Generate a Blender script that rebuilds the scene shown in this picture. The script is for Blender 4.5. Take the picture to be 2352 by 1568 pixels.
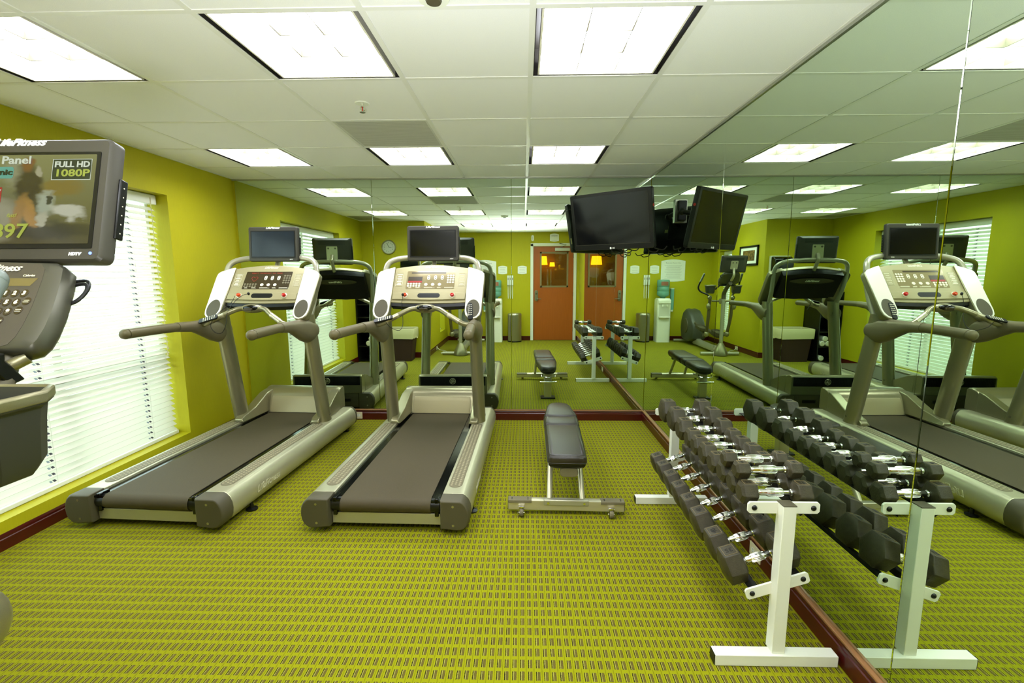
import bpy, bmesh, math, random
from mathutils import Vector, Matrix, Euler
random.seed(7)
PI = math.pi
scene = bpy.context.scene
for _o in list(bpy.data.objects): bpy.data.objects.remove(_o)

# ---------------------------------------------------------------- camera, world, exposure
D, R, L, ZC, RY = 4.763, 1.2315, 2.862, 2.423, -1.26     # back mirror, right mirror, left wall, ceiling, rear wall
cam = bpy.data.cameras.new('camera'); camo = bpy.data.objects.new('camera', cam)
scene.collection.objects.link(camo); scene.camera = camo
cam.sensor_width = 36; cam.lens = 36*1089.55/2352; cam.clip_start = .02
def camera_matrix(pitch, yaw, roll):
    rt = Vector((math.cos(yaw), math.sin(yaw), 0))
    fw = Vector((-math.sin(yaw)*math.cos(pitch), math.cos(yaw)*math.cos(pitch), -math.sin(pitch)))
    up = rt.cross(fw)
    c, s = math.cos(roll), math.sin(roll)
    r2 = c*rt + s*up; u2 = -s*rt + c*up
    m = Matrix((r2, u2, -fw)).transposed().to_4x4()
    m.translation = Vector((0, 0, 1.494))
    return m
camo.matrix_world = camera_matrix(.1404, .0241, -.0027)
w = bpy.data.worlds.new('daylight'); scene.world = w; w.use_nodes = True
w.node_tree.nodes['Background'].inputs[0].default_value = (.86, .94, 1, 1)
w.node_tree.nodes['Background'].inputs[1].default_value = 1.05
vs = scene.view_settings
vs.view_transform = 'Standard'; vs.look = 'None'; vs.exposure = 2.58; vs.gamma = 1; vs.use_curve_mapping = False
LAMP = 4.0
fl = bpy.data.lights.new('bounce_strobe', 'AREA'); fl.shape = 'DISK'; fl.size = .3; fl.energy = 10; fl.spread = math.radians(130); fl.color = (.93, .97, 1)   # the photographer's strobe, unseen; tilted up and forward to brighten the ceiling
flo = bpy.data.objects.new('bounce_strobe', fl); scene.collection.objects.link(flo); flo.location = (-.15, -.12, 1.12); flo.rotation_euler = (math.radians(158), 0, 0)

# ---------------------------------------------------------------- materials
def lin(c):
    return tuple(((v/255)/12.92 if v/255 <= .04045 else ((v/255+.055)/1.055)**2.4) for v in c)
MATS = {}
def mat(name, rgb, rough=.5, metal=0, emit=None, es=0, noise=0, nscale=200, bump=0, bscale=300, trans=0, alpha=1, coat=0, spec=.5, ior=1.45):
    if name in MATS: return MATS[name]
    m = bpy.data.materials.new(name); m.use_nodes = True; nt = m.node_tree; b = nt.nodes['Principled BSDF']
    c = lin(rgb) + (1,)
    b.inputs['Base Color'].default_value = c; b.inputs['Roughness'].default_value = rough
    b.inputs['Metallic'].default_value = metal; b.inputs['Coat Weight'].default_value = coat
    b.inputs['Specular IOR Level'].default_value = spec; b.inputs['IOR'].default_value = ior
    b.inputs['Transmission Weight'].default_value = trans; b.inputs['Alpha'].default_value = alpha
    if emit: b.inputs['Emission Color'].default_value = lin(emit)+(1,); b.inputs['Emission Strength'].default_value = es
    tc = nt.nodes.new('ShaderNodeTexCoord')
    if noise:
        n = nt.nodes.new('ShaderNodeTexNoise'); n.inputs['Scale'].default_value = nscale; n.inputs['Detail'].default_value = 3
        nt.links.new(tc.outputs['Object'], n.inputs['Vector'])
        mx = nt.nodes.new('ShaderNodeMix'); mx.data_type = 'RGBA'; mx.blend_type = 'MIX'
        mr = nt.nodes.new('ShaderNodeMapRange'); mr.inputs[1].default_value = .35; mr.inputs[2].default_value = .65
        nt.links.new(n.outputs['Fac'], mr.inputs[0]); nt.links.new(mr.outputs[0], mx.inputs[0])
        mx.inputs[6].default_value = tuple(v*(1-noise) for v in c[:3])+(1,); mx.inputs[7].default_value = tuple(min(1, v*(1+noise)) for v in c[:3])+(1,)
        nt.links.new(mx.outputs[2], b.inputs['Base Color'])
    if bump:
        n = nt.nodes.new('ShaderNodeTexNoise'); n.inputs['Scale'].default_value = bscale
        nt.links.new(tc.outputs['Object'], n.inputs['Vector'])
        bp = nt.nodes.new('ShaderNodeBump'); bp.inputs['Strength'].default_value = bump; bp.inputs['Distance'].default_value = .002
        nt.links.new(n.outputs['Fac'], bp.inputs['Height']); nt.links.new(bp.outputs[0], b.inputs['Normal'])
    MATS[name] = m
    return m
def math_node(nt, op, a, b=None, c=None):
    n = nt.nodes.new('ShaderNodeMath'); n.operation = op
    for i, v in enumerate((a, b, c)):
        if v is None: continue
        if isinstance(v, (int, float)): n.inputs[i].default_value = v
        else: nt.links.new(v, n.inputs[i])
    return n.outputs[0]
def mixrgb(nt, fac, a, b):
    n = nt.nodes.new('ShaderNodeMix'); n.data_type = 'RGBA'
    if isinstance(fac, (int, float)): n.inputs[0].default_value = fac
    else: nt.links.new(fac, n.inputs[0])
    for i, v in ((6, a), (7, b)):
        if isinstance(v, tuple): n.inputs[i].default_value = v
        else: nt.links.new(v, n.inputs[i])
    return n.outputs[2]
def carpet_material():
    m = bpy.data.materials.new('carpet'); m.use_nodes = True; nt = m.node_tree; b = nt.nodes['Principled BSDF']
    b.inputs['Roughness'].default_value = .95; b.inputs['Specular IOR Level'].default_value = .15
    tc = nt.nodes.new('ShaderNodeTexCoord'); sp = nt.nodes.new('ShaderNodeSeparateXYZ')
    nz = nt.nodes.new('ShaderNodeTexNoise'); nz.inputs['Scale'].default_value = 260; nz.inputs['Detail'].default_value = 3
    nt.links.new(tc.outputs['Object'], nz.inputs['Vector'])
    nzc = math_node(nt, 'SUBTRACT', nz.outputs['Fac'], .5)
    nt.links.new(tc.outputs['Object'], sp.inputs[0])
    x = math_node(nt, 'ADD', sp.outputs['X'], math_node(nt, 'MULTIPLY', nzc, .004))
    y = math_node(nt, 'ADD', sp.outputs['Y'], math_node(nt, 'MULTIPLY', nzc, .008))
    u = math_node(nt, 'FRACT', math_node(nt, 'DIVIDE', math_node(nt, 'ADD', x, 10.007), .0301))
    v = math_node(nt, 'FRACT', math_node(nt, 'DIVIDE', math_node(nt, 'ADD', y, 10.035), .0563))
    def band(s, lo, hi):
        return math_node(nt, 'MULTIPLY', math_node(nt, 'GREATER_THAN', s, lo), math_node(nt, 'LESS_THAN', s, hi))
    row = band(v, .13, .84)
    dark = math_node(nt, 'MULTIPLY', band(u, .10, .64), row)
    black = math_node(nt, 'MULTIPLY', band(u, .10, .20), row)
    pale = math_node(nt, 'MULTIPLY', band(u, .22, .31), row)
    groove = band(u, .80, .90)
    fine = math_node(nt, 'FRACT', math_node(nt, 'DIVIDE', math_node(nt, 'ADD', x, 10), .0045))
    fineb = band(fine, .0, .4)
    green = lin((146, 146, 10))+(1,); green2 = lin((122, 120, 6))+(1,)
    olive = lin((114, 102, 44))+(1,); olive2 = lin((78, 68, 22))+(1,)
    c = mixrgb(nt, groove, green, green2)
    ol = mixrgb(nt, fineb, olive, olive2)
    c = mixrgb(nt, dark, c, ol)
    c = mixrgb(nt, pale, c, lin((160, 154, 74))+(1,))
    c = mixrgb(nt, black, c, lin((34, 30, 6))+(1,))
    n2 = nt.nodes.new('ShaderNodeTexNoise'); n2.inputs['Scale'].default_value = 900; n2.inputs['Detail'].default_value = 2
    nt.links.new(tc.outputs['Object'], n2.inputs['Vector'])
    k = math_node(nt, 'ADD', math_node(nt, 'MULTIPLY', n2.outputs['Fac'], .7), .62)
    mu = nt.nodes.new('ShaderNodeVectorMath'); mu.operation = 'SCALE'
    nt.links.new(c, mu.inputs[0]); nt.links.new(k, mu.inputs['Scale'])
    nt.links.new(mu.outputs[0], b.inputs['Base Color'])
    h = math_node(nt, 'SUBTRACT', n2.outputs['Fac'], math_node(nt, 'MULTIPLY', dark, .6))
    bp = nt.nodes.new('ShaderNodeBump'); bp.inputs['Strength'].default_value = .5; bp.inputs['Distance'].default_value = .003
    nt.links.new(h, bp.inputs['Height']); nt.links.new(bp.outputs[0], b.inputs['Normal'])
    return m
def wood_material(name, rgb1, rgb2, scale=(30, 30, 2), rough=.35):
    m = bpy.data.materials.new(name); m.use_nodes = True; nt = m.node_tree; b = nt.nodes['Principled BSDF']
    b.inputs['Roughness'].default_value = rough
    tc = nt.nodes.new('ShaderNodeTexCoord'); mp = nt.nodes.new('ShaderNodeMapping'); mp.inputs['Scale'].default_value = scale
    n = nt.nodes.new('ShaderNodeTexNoise'); n.inputs['Scale'].default_value = 3; n.inputs['Detail'].default_value = 5
    nt.links.new(tc.outputs['Object'], mp.inputs[0]); nt.links.new(mp.outputs[0], n.inputs['Vector'])
    nt.links.new(mixrgb(nt, n.outputs['Fac'], lin(rgb1)+(1,), lin(rgb2)+(1,)), b.inputs['Base Color'])
    MATS[name] = m; return m
def wallpaper_material():
    m = bpy.data.materials.new('wall_covering'); m.use_nodes = True; nt = m.node_tree; b = nt.nodes['Principled BSDF']
    b.inputs['Roughness'].default_value = .55; b.inputs['Specular IOR Level'].default_value = .3
    tc = nt.nodes.new('ShaderNodeTexCoord'); mp = nt.nodes.new('ShaderNodeMapping'); mp.inputs['Scale'].default_value = (60, 60, 2.5)
    n = nt.nodes.new('ShaderNodeTexNoise'); n.inputs['Scale'].default_value = 4; n.inputs['Detail'].default_value = 4
    nt.links.new(tc.outputs['Object'], mp.inputs[0]); nt.links.new(mp.outputs[0], n.inputs['Vector'])
    nt.links.new(mixrgb(nt, n.outputs['Fac'], lin((176, 168, 14))+(1,), lin((190, 182, 22))+(1,)), b.inputs['Base Color'])
    bp = nt.nodes.new('ShaderNodeBump'); bp.inputs['Strength'].default_value = .12; bp.inputs['Distance'].default_value = .001
    nt.links.new(n.outputs['Fac'], bp.inputs['Height']); nt.links.new(bp.outputs[0], b.inputs['Normal'])
    return m
def blind_material():
    m = bpy.data.materials.new('blind_slat'); m.use_nodes = True; nt = m.node_tree; b = nt.nodes['Principled BSDF']; out = nt.nodes['Material Output']
    b.inputs['Base Color'].default_value = lin((238, 236, 222))+(1,); b.inputs['Roughness'].default_value = .45
    t = nt.nodes.new('ShaderNodeBsdfTranslucent'); t.inputs[0].default_value = lin((250, 246, 232))+(1,)
    mx = nt.nodes.new('ShaderNodeMixShader'); mx.inputs[0].default_value = .2
    nt.links.new(b.outputs[0], mx.inputs[1]); nt.links.new(t.outputs[0], mx.inputs[2]); nt.links.new(mx.outputs[0], out.inputs[0])
    return m
def thin_glass(name, tint=(235, 245, 240), refl=.08):
    m = bpy.data.materials.new(name); m.use_nodes = True; nt = m.node_tree; out = nt.nodes['Material Output']
    nt.nodes.remove(nt.nodes['Principled BSDF'])
    t = nt.nodes.new('ShaderNodeBsdfTransparent'); t.inputs[0].default_value = lin(tint)+(1,)
    g = nt.nodes.new('ShaderNodeBsdfGlossy'); g.inputs['Roughness'].default_value = .02
    mx = nt.nodes.new('ShaderNodeMixShader'); mx.inputs[0].default_value = refl
    nt.links.new(t.outputs[0], mx.inputs[1]); nt.links.new(g.outputs[0], mx.inputs[2]); nt.links.new(mx.outputs[0], out.inputs[0])
    return m
def screen_picture():
    # a moving television picture: soft brown, tan and pale patches on a lit screen
    m = bpy.data.materials.new('screen_picture'); m.use_nodes = True; nt = m.node_tree; b = nt.nodes['Principled BSDF']
    tc = nt.nodes.new('ShaderNodeTexCoord'); n = nt.nodes.new('ShaderNodeTexNoise'); n.inputs['Scale'].default_value = 9; n.inputs['Detail'].default_value = 4
    nt.links.new(tc.outputs['Generated'], n.inputs['Vector'])
    sp = nt.nodes.new('ShaderNodeSeparateXYZ'); nt.links.new(tc.outputs['Generated'], sp.inputs[0])
    sc = nt.nodes.new('ShaderNodeSeparateColor'); nt.links.new(n.outputs['Color'], sc.inputs[0])
    gx = math_node(nt, 'ADD', sp.outputs['X'], math_node(nt, 'MULTIPLY', math_node(nt, 'SUBTRACT', sc.outputs[0], .5), .10))
    gz = math_node(nt, 'ADD', sp.outputs['Z'], math_node(nt, 'MULTIPLY', math_node(nt, 'SUBTRACT', sc.outputs[1], .5), .22))
    c = mixrgb(nt, sp.outputs['Z'], lin((58, 54, 20))+(1,), lin((104, 106, 66))+(1,))
    for x, z, rx, rz, rot, col in ((.42, .25, .14, .25, 0, (112, 110, 84)), (.50, .80, .07, .16, 0, (108, 110, 84)), (.757, .14, .30, .10, 0, (40, 38, 16)), (.80, .62, .13, .10, 0, (98, 84, 30)), (.60, .66, .085, .24, .2, (34, 26, 12)), (.585, .90, .04, .07, 0, (96, 62, 24)),
                                   (.555, .34, .045, .22, -.3, (120, 92, 38)), (.63, .34, .035, .16, .5, (132, 100, 42)), (.715, .46, .055, .13, .2, (126, 134, 116)), (.74, .50, .018, .05, 0, (30, 34, 30)), (.86, .36, .11, .075, -.2, (150, 152, 136)), (.70, .28, .03, .08, 0, (140, 140, 118)), (.66, .80, .02, .06, 0, (130, 128, 104))):
        dx = math_node(nt, 'SUBTRACT', gx, x); dz = math_node(nt, 'SUBTRACT', gz, z); cr, sr = math.cos(rot), math.sin(rot)
        u = math_node(nt, 'DIVIDE', math_node(nt, 'ADD', math_node(nt, 'MULTIPLY', dx, cr), math_node(nt, 'MULTIPLY', dz, sr*.5)), rx)
        v = math_node(nt, 'DIVIDE', math_node(nt, 'SUBTRACT', math_node(nt, 'MULTIPLY', dz, cr), math_node(nt, 'MULTIPLY', dx, sr*2)), rz)
        d = math_node(nt, 'ADD', math_node(nt, 'MULTIPLY', u, u), math_node(nt, 'MULTIPLY', v, v))
        mr = nt.nodes.new('ShaderNodeMapRange'); mr.inputs[1].default_value = 1.5; mr.inputs[2].default_value = .45; nt.links.new(d, mr.inputs[0])
        c = mixrgb(nt, mr.outputs[0], c, lin(col)+(1,))
    b.inputs['Base Color'].default_value = (.01, .01, .01, 1); b.inputs['Roughness'].default_value = .18
    nt.links.new(c, b.inputs['Emission Color']); b.inputs['Emission Strength'].default_value = .22
    return m

M = dict(
 carpet=carpet_material(), wall=wallpaper_material(), slat=blind_material(), glass=thin_glass('window_glass'), picture=screen_picture(),
 tile=mat('ceiling_tile', (244, 243, 242), .9, noise=.05, nscale=500, bump=.35, bscale=700),
 tee=mat('ceiling_tee', (236, 235, 230), .32),
 diffuser=mat('lamp_diffuser', (250, 248, 240), .5, emit=(238, 245, 255), es=LAMP),
 louver=mat('lamp_louver', (235, 230, 214), .4),
 lampframe=mat('lamp_frame', (30, 26, 20), .5),
 vent=mat('vent_metal', (206, 206, 196), .5),
 mahogany=wood_material('mahogany', (84, 16, 12), (62, 8, 6), (2, 2, 40), .3),
 bead=mat('bead_wood', (150, 106, 68), .22),
 mirror=mat('mirror_glass', (212, 228, 208), 0.0, 1),
 mirroredge=mat('mirror_edge', (120, 150, 132), .15, .3),
 alu=mat('aluminium', (190, 192, 186), .3, .9),
 trimwhite=mat('white_paint', (236, 238, 224), .4),
 silver=mat('silver_paint', (186, 182, 160), .34, .55, noise=.04, nscale=900),
 silverlight=mat('light_silver_paint', (184, 179, 150), .32, .5),
 wing=mat('pearl_panel', (244, 240, 224), .24, .1),  # white panel, brightened: specular sheen is put into the base colour
 greymetal=mat('grey_metallic_paint', (150, 144, 112), .3, .65, noise=.06, nscale=900),
 darkgrey=mat('dark_grey_plastic', (80, 74, 54), .5, noise=.06, nscale=900),
 tvgrey=mat('monitor_grey', (68, 65, 57), .42, .15),
 black=mat('black_plastic', (11, 11, 9), .38), gloss=mat('gloss_black', (10, 10, 9), .12),
 belt=mat('running_belt', (72, 62, 38), .7, noise=.12, nscale=500, bump=.3, bscale=500),
 pad=mat('foot_pad_rubber', (114, 106, 80), .6, noise=.05),
 face=mat('console_face', (166, 156, 118), .4, .2, noise=.03, nscale=900),
 overlay=mat('console_overlay', (62, 52, 34), .25),
 overlay2=mat('console_overlay_pale', (150, 136, 100), .12, .2),  # pale copy of the overlay, with reflections put into its colour
 print=mat('cream_print', (232, 226, 200), .6), printw=mat('white_print', (240, 240, 232), .5),
 red=mat('red_button', (200, 24, 18), .3), orange=mat('orange_button', (216, 74, 26), .35),
 ledred=mat('red_led', (90, 14, 10), .4, emit=(190, 30, 20), es=.16), ledblue=mat('blue_led', (40, 60, 200), .4, emit=(90, 110, 255), es=.9),
 screen=mat('dark_screen', (12, 12, 12), .12), screenblue=mat('blue_grey_screen', (34, 42, 50), .16),
 vinyl=mat('black_vinyl', (46, 40, 29), .33, bump=.25, bscale=350),
 piping=mat('bench_piping', (30, 28, 26), .3),
 champagne=mat('champagne_metal', (206, 198, 172), .3, .6),
 whitesteel=mat('white_powder_coat', (240, 240, 226), .38),
 blackrail=mat('black_rail', (22, 21, 18), .55),
 rubber=mat('dumbbell_rubber', (58, 52, 33), .46, noise=.15, nscale=60, bump=.5, bscale=220),
 chrome=mat('chrome', (235, 235, 230), .1, 1),
 numberpaint=mat('raised_number', (140, 122, 84), .5), numberdark=mat('number_groove', (26, 21, 14), .6),
 door=wood_material('cherry_door', (176, 92, 24), (162, 80, 16), (12, 12, 1), .38),
 doorframe=mat('door_frame_white', (232, 236, 226), .4),
 viewglass=thin_glass('view_glass', (225, 215, 190), .14), viewframe=mat('view_frame', (140, 124, 84), .45),
 steel=mat('brushed_steel', (176, 170, 150), .28, .9), darksteel=mat('dark_steel', (120, 116, 100), .35, .8),
 cooler=mat('cooler_white', (240, 240, 224), .4), cup=mat('teal_plastic', (120, 176, 164), .3),
 bottle=mat('teal_bottle', (128, 190, 172), .12, trans=.35, ior=1.3), bottlelabel=mat('bottle_label', (150, 96, 72), .5),
 paper=mat('paper_white', (244, 244, 238), .7), ink=mat('grey_ink', (150, 152, 156), .7),
 cream=mat('cream_cloth', (206, 198, 150), .85, bump=.3, bscale=60), brown=mat('dark_brown_wicker', (52, 28, 14), .7),
 blackwood=mat('black_cabinet', (14, 13, 9), .4), towel=mat('white_towel', (232, 230, 216), .95),
 outlet=mat('outlet_ivory', (226, 216, 178), .4), art=mat('art_print', (110, 84, 34), .6, noise=.8, nscale=26),
 corridor=mat('corridor_wall', (150, 110, 40), .8), corridorfloor=mat('corridor_floor', (90, 66, 30), .8),
 shade=mat('lamp_shade_yellow', (255, 190, 40), .6, emit=(255, 186, 30), es=1.1),
 pavement=mat('pavement', (200, 200, 196), .9, noise=.15, nscale=4), vinylframe=mat('window_vinyl', (240, 240, 234), .4),
 clockface=mat('clock_dial', (206, 208, 200), .3, .4), cable=mat('black_cable', (16, 15, 14), .5), greyblue=mat('blue_grey_handle', (110, 118, 112), .4, .2),
 sticker=mat('pale_sticker', (170, 160, 110), .6), redsticker=mat('red_sticker', (190, 50, 40), .5),
 teallabel=mat('teal_caption', (30, 60, 54), .4, emit=(90, 150, 130), es=.14), redcap=mat('red_caption', (60, 16, 12), .4, emit=(150, 40, 30), es=.14),
 darkcap=mat('dark_caption', (30, 36, 20), .4), yellowcap=mat('yellow_caption', (60, 66, 20), .5, emit=(140, 150, 60), es=.18), whitecap=mat('white_caption', (80, 84, 76), .5, emit=(165, 172, 155), es=.18),
)

# ---------------------------------------------------------------- mesh helpers
class MB:
    """collects shapes; build() links them as one mesh object"""
    def __init__(s): s.bm = bmesh.new(); s.mi = 0
    def _mark(s, faces):
        for f in faces: f.material_index = s.mi
    def box(s, lo, hi, rot=None, piv=None):
        lo, hi = Vector(lo), Vector(hi); c = (lo+hi)/2; d = hi-lo
        r = bmesh.ops.create_cube(s.bm, size=1, matrix=Matrix.Translation(c) @ Matrix.Diagonal((d.x, d.y, d.z, 1)))
        if rot is not None:
            p = Vector(piv) if piv is not None else c
            bmesh.ops.rotate(s.bm, verts=r['verts'], cent=p, matrix=Euler(rot).to_matrix())
        s._mark({f for v in r['verts'] for f in v.link_faces}); return r['verts']
    def cyl(s, p0, p1, r0, r1=None, n=20, cap=True):
        p0, p1 = Vector(p0), Vector(p1); r1 = r0 if r1 is None else r1; d = p1-p0
        q = d.to_track_quat('Z', 'Y').to_matrix().to_4x4()
        r = bmesh.ops.create_cone(s.bm, cap_ends=cap, segments=n, radius1=r0, radius2=r1, depth=d.length, matrix=Matrix.Translation((p0+p1)/2) @ q)
        s._mark({f for v in r['verts'] for f in v.link_faces}); return r['verts']
    def ball(s, c, r, sc=(1, 1, 1), rot=(0, 0, 0), n=20):
        m = Matrix.Translation(Vector(c)) @ Euler(rot).to_matrix().to_4x4() @ Matrix.Diagonal((r*sc[0], r*sc[1], r*sc[2], 1))
        q = bmesh.ops.create_uvsphere(s.bm, u_segments=n, v_segments=n//2, radius=1, matrix=m)
        s._mark({f for v in q['verts'] for f in v.link_faces}); return q['verts']
    def rings(s, rings, cap=True, closed=False):
        vs_ = [[s.bm.verts.new(p) for p in ring] for ring in rings]; n = len(vs_[0]); fs = []
        rr = range(len(vs_)) if closed else range(len(vs_)-1)
        for i in rr:
            a, b = vs_[i], vs_[(i+1) % len(vs_)]
            for j in range(n):
                fs.append(s.bm.faces.new((a[j], a[(j+1) % n], b[(j+1) % n], b[j])))
        if cap and not closed:
            fs.append(s.bm.faces.new(list(reversed(vs_[0])))); fs.append(s.bm.faces.new(vs_[-1]))
        s._mark(fs); return vs_
    def prism(s, poly, origin, ax, ay, an, depth):
        """poly (a,b) in plane origin+a*ax+b*ay, extruded depth along an"""
        o, ax, ay, an = Vector(origin), Vector(ax), Vector(ay), Vector(an)
        r0 = [o+ax*a+ay*b for a, b in poly]; r1 = [p+an*depth for p in r0]
        return s.rings([r0, r1])
    def tube(s, pts, r, n=12, cap=True, sub=6, closed=False, flat=1.0):
        pts = [Vector(p) for p in pts]
        if sub > 1 and len(pts) > 2: pts = smooth_path(pts, sub, closed)
        rs = r if isinstance(r, (list, tuple)) else None
        rings = []; up = None; m = len(pts)
        for i, p in enumerate(pts):
            if closed: t = (pts[(i+1) % m]-pts[i-1])
            else: t = (pts[min(i+1, m-1)]-pts[max(i-1, 0)])
            t.normalize()
            if up is None:
                up = Vector((0, 0, 1)) if abs(t.z) < .9 else Vector((0, 1, 0))
            sd = t.cross(up).normalized(); up = sd.cross(t).normalized()
            if rs:
                k = i/(m-1)*(len(rs)-1); a = int(min(k, len(rs)-2)); rad = rs[a]+(rs[a+1]-rs[a])*(k-a)
            else: rad = r
            rings.append([p+sd*math.cos(2*PI*j/n)*rad+up*math.sin(2*PI*j/n)*rad*flat for j in range(n)])
        s.rings(rings, cap, closed)
    def lathe(s, prof, c=(0, 0, 0), n=32, axis='Z'):
        c = Vector(c); rings = []
        for r, z in prof:
            ring = []
            for j in range(n):
                a = 2*PI*j/n
                p = {'Z': Vector((r*math.cos(a), r*math.sin(a), z)), 'Y': Vector((r*math.cos(a), z, -r*math.sin(a))), 'X': Vector((z, r*math.cos(a), r*math.sin(a)))}[axis]
                ring.append(c+p)
            rings.append(ring)
        s.rings(rings)
    def text(s, body, size, mtx, shear=0, depth=.0006, bold=0, align='CENTER', spacing=1.0, width=None):
        cu = bpy.data.curves.new('t', 'FONT'); cu.body = body; cu.size = size; cu.shear = shear; cu.extrude = depth; cu.offset = bold
        cu.align_x = align; cu.align_y = 'CENTER'; cu.space_character = spacing; cu.resolution_u = 3
        o = bpy.data.objects.new('t', cu); scene.collection.objects.link(o)
        dg = bpy.context.evaluated_depsgraph_get(); me = bpy.data.meshes.new_from_object(o.evaluated_get(dg))
        if width and len(me.vertices):
            xs = [v.co.x for v in me.vertices]; k = width/(max(xs)-min(xs)); mtx = mtx @ Matrix.Diagonal((k, 1, 1, 1))
        me.transform(mtx); n0 = len(s.bm.faces)
        s.bm.from_mesh(me); s.bm.faces.ensure_lookup_table()
        for f in s.bm.faces[n0:]: f.material_index = s.mi
        bpy.data.objects.remove(o); bpy.data.curves.remove(cu); bpy.data.meshes.remove(me)
    def build(s, name, m, parent=None, bevel=0, seg=2, smooth=38, sub=0, normals=True):
        bm = s.bm
        if normals: bmesh.ops.recalc_face_normals(bm, faces=bm.faces)
        me = bpy.data.meshes.new(name)
        if smooth:
            for f in bm.faces: f.smooth = True
            th = math.radians(smooth)
            for e in bm.edges:
                if len(e.link_faces) == 2 and e.calc_face_angle(0) > th: e.smooth = False
        bm.to_mesh(me); bm.free()
        for x in (m if isinstance(m, (list, tuple)) else [m]): me.materials.append(M[x] if isinstance(x, str) else x)
        o = bpy.data.objects.new(name, me); scene.collection.objects.link(o)
        if parent: o.parent = parent
        if bevel:
            b = o.modifiers.new('b', 'BEVEL'); b.width = bevel; b.segments = seg; b.limit_method = 'ANGLE'; b.angle_limit = math.radians(40); b.harden_normals = False
        if sub:
            b = o.modifiers.new('s', 'SUBSURF'); b.levels = sub; b.render_levels = sub
        return o
def smooth_path(pts, sub, closed=False):
    out = []; n = len(pts)
    segs = range(n) if closed else range(n-1)
    for i in segs:
        if closed: p0, p1, p2, p3 = pts[i-1], pts[i], pts[(i+1) % n], pts[(i+2) % n]
        else: p0, p1, p2, p3 = pts[max(i-1, 0)], pts[i], pts[i+1], pts[min(i+2, n-1)]
        for k in range(sub):
            t = k/sub
            out.append(.5*((2*p1)+(p2-p0)*t+(2*p0-5*p1+4*p2-p3)*t*t+(3*p1-p0-3*p2+p3)*t**3))
    if not closed: out.append(pts[-1])
    return out
def rrect(w, h, r, n=5, cx=0, cy=0):
    out = []
    for sx, sy, a0 in ((1, 1, 0), (-1, 1, 90), (-1, -1, 180), (1, -1, 270)):
        for k in range(n+1):
            a = math.radians(a0+90*k/n)
            out.append((cx+sx*(w/2-r)+r*math.cos(a), cy+sy*(h/2-r)+r*math.sin(a)))
    return out
def ellipse(a, b, n=24, cx=0, cy=0):
    return [(cx+a*math.cos(2*PI*k/n), cy+b*math.sin(2*PI*k/n)) for k in range(n)]
def tag(o, label=None, cat=None, group=None, kind=None):
    if label: o['label'] = label
    if cat: o['category'] = cat
    if group: o['group'] = group
    if kind: o['kind'] = kind
    return o
def thing(name, label, cat, loc=(0, 0, 0), rz=0, group=None):
    o = bpy.data.objects.new(name, None); scene.collection.objects.link(o); o.empty_display_size = .1
    o.location = loc; o.rotation_euler = (0, 0, rz)
    return tag(o, label, cat, group)
def copy_tree(o, parent=None):
    c = o.copy(); scene.collection.objects.link(c)
    if parent: c.parent = parent
    for ch in o.children: copy_tree(ch, c)
    return c
def frame(origin, ax, ay):
    """matrix whose local x,y lie along ax, ay"""
    ax, ay = Vector(ax).normalized(), Vector(ay).normalized(); az = ax.cross(ay).normalized()
    m = Matrix((ax, ay, az)).transposed().to_4x4(); m.translation = Vector(origin); return m

# ---------------------------------------------------------------- the room
GX, GY, G = .033, 2.4205, .6096
SXW, NY = -1.735, 1.045                     # side wall of the recess, wall beside it
def struct(name, mb, m, **k):
    return tag(mb.build(name, m, **k), kind='structure')
b = MB(); b.box((-2.862, NY, -.06), (R+.02, D+.02, 0)); b.box((SXW, RY, -.06), (R+.02, NY, 0)); struct('floor', b, 'carpet', smooth=0)

LIGHTS = [(0, -1), (-2, -1), (-4, -1), (0, 2), (-2, 2), (-4, 2), (0, -4), (-2, -4)]
VENTS = [(-2, 1), (-5, -2)]
def cell(k, j): return GX+G*k, GX+G*(k+1), GY+G*j, GY+G*(j+1)
b = MB()
for k in range(-6, 3):
    for j in range(-7, 5):
        x0, x1, y0, y1 = cell(k, j)
        x0, x1, y0, y1 = max(x0, -L), min(x1, R), max(y0, RY), min(y1, D)
        if x1-x0 < .03 or y1-y0 < .03 or (k, j) in LIGHTS or (k, j) in VENTS: continue
        if y0 < NY < y1 and x0 < SXW: pass
        b.box((x0+.0095, y0+.0095, ZC+.003), (x1-.0095, y1-.0095, ZC+.016))
b.mi = 1
for k in range(-4, 3):
    x = GX+G*k
    if x < R-.02: b.box((x-.0119, RY, ZC), (x+.0119, D, ZC+.004))
for j in range(-6, 4):
    y = GY+G*j; b.box((-L, y-.0119, ZC+.0002), (R, y+.0119, ZC+.0042))
b.box((-L, NY-.02, ZC), (-L+.02, D, ZC+.004)); b.box((-L, D-.022, ZC), (R, D, ZC+.004)); b.box((R-.022, RY, ZC), (R, D, ZC+.004))
b.box((-L, NY-.01, ZC), (SXW, NY+.02, ZC+.004)); b.box((SXW-.02, RY, ZC), (SXW+.02, NY, ZC+.004)); b.box((SXW, RY, ZC), (R, RY+.022, ZC+.004))
b.mi = 2
b.box((-L-.3, RY-.2, ZC+.16), (R+.3, D+.3, ZC+.22))  # unseen slab added above the tiles to block outside light
struct('ceiling', b, ['tile', 'tee', mat('light_block_slab', (60, 58, 50), .9)], smooth=0)

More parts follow.
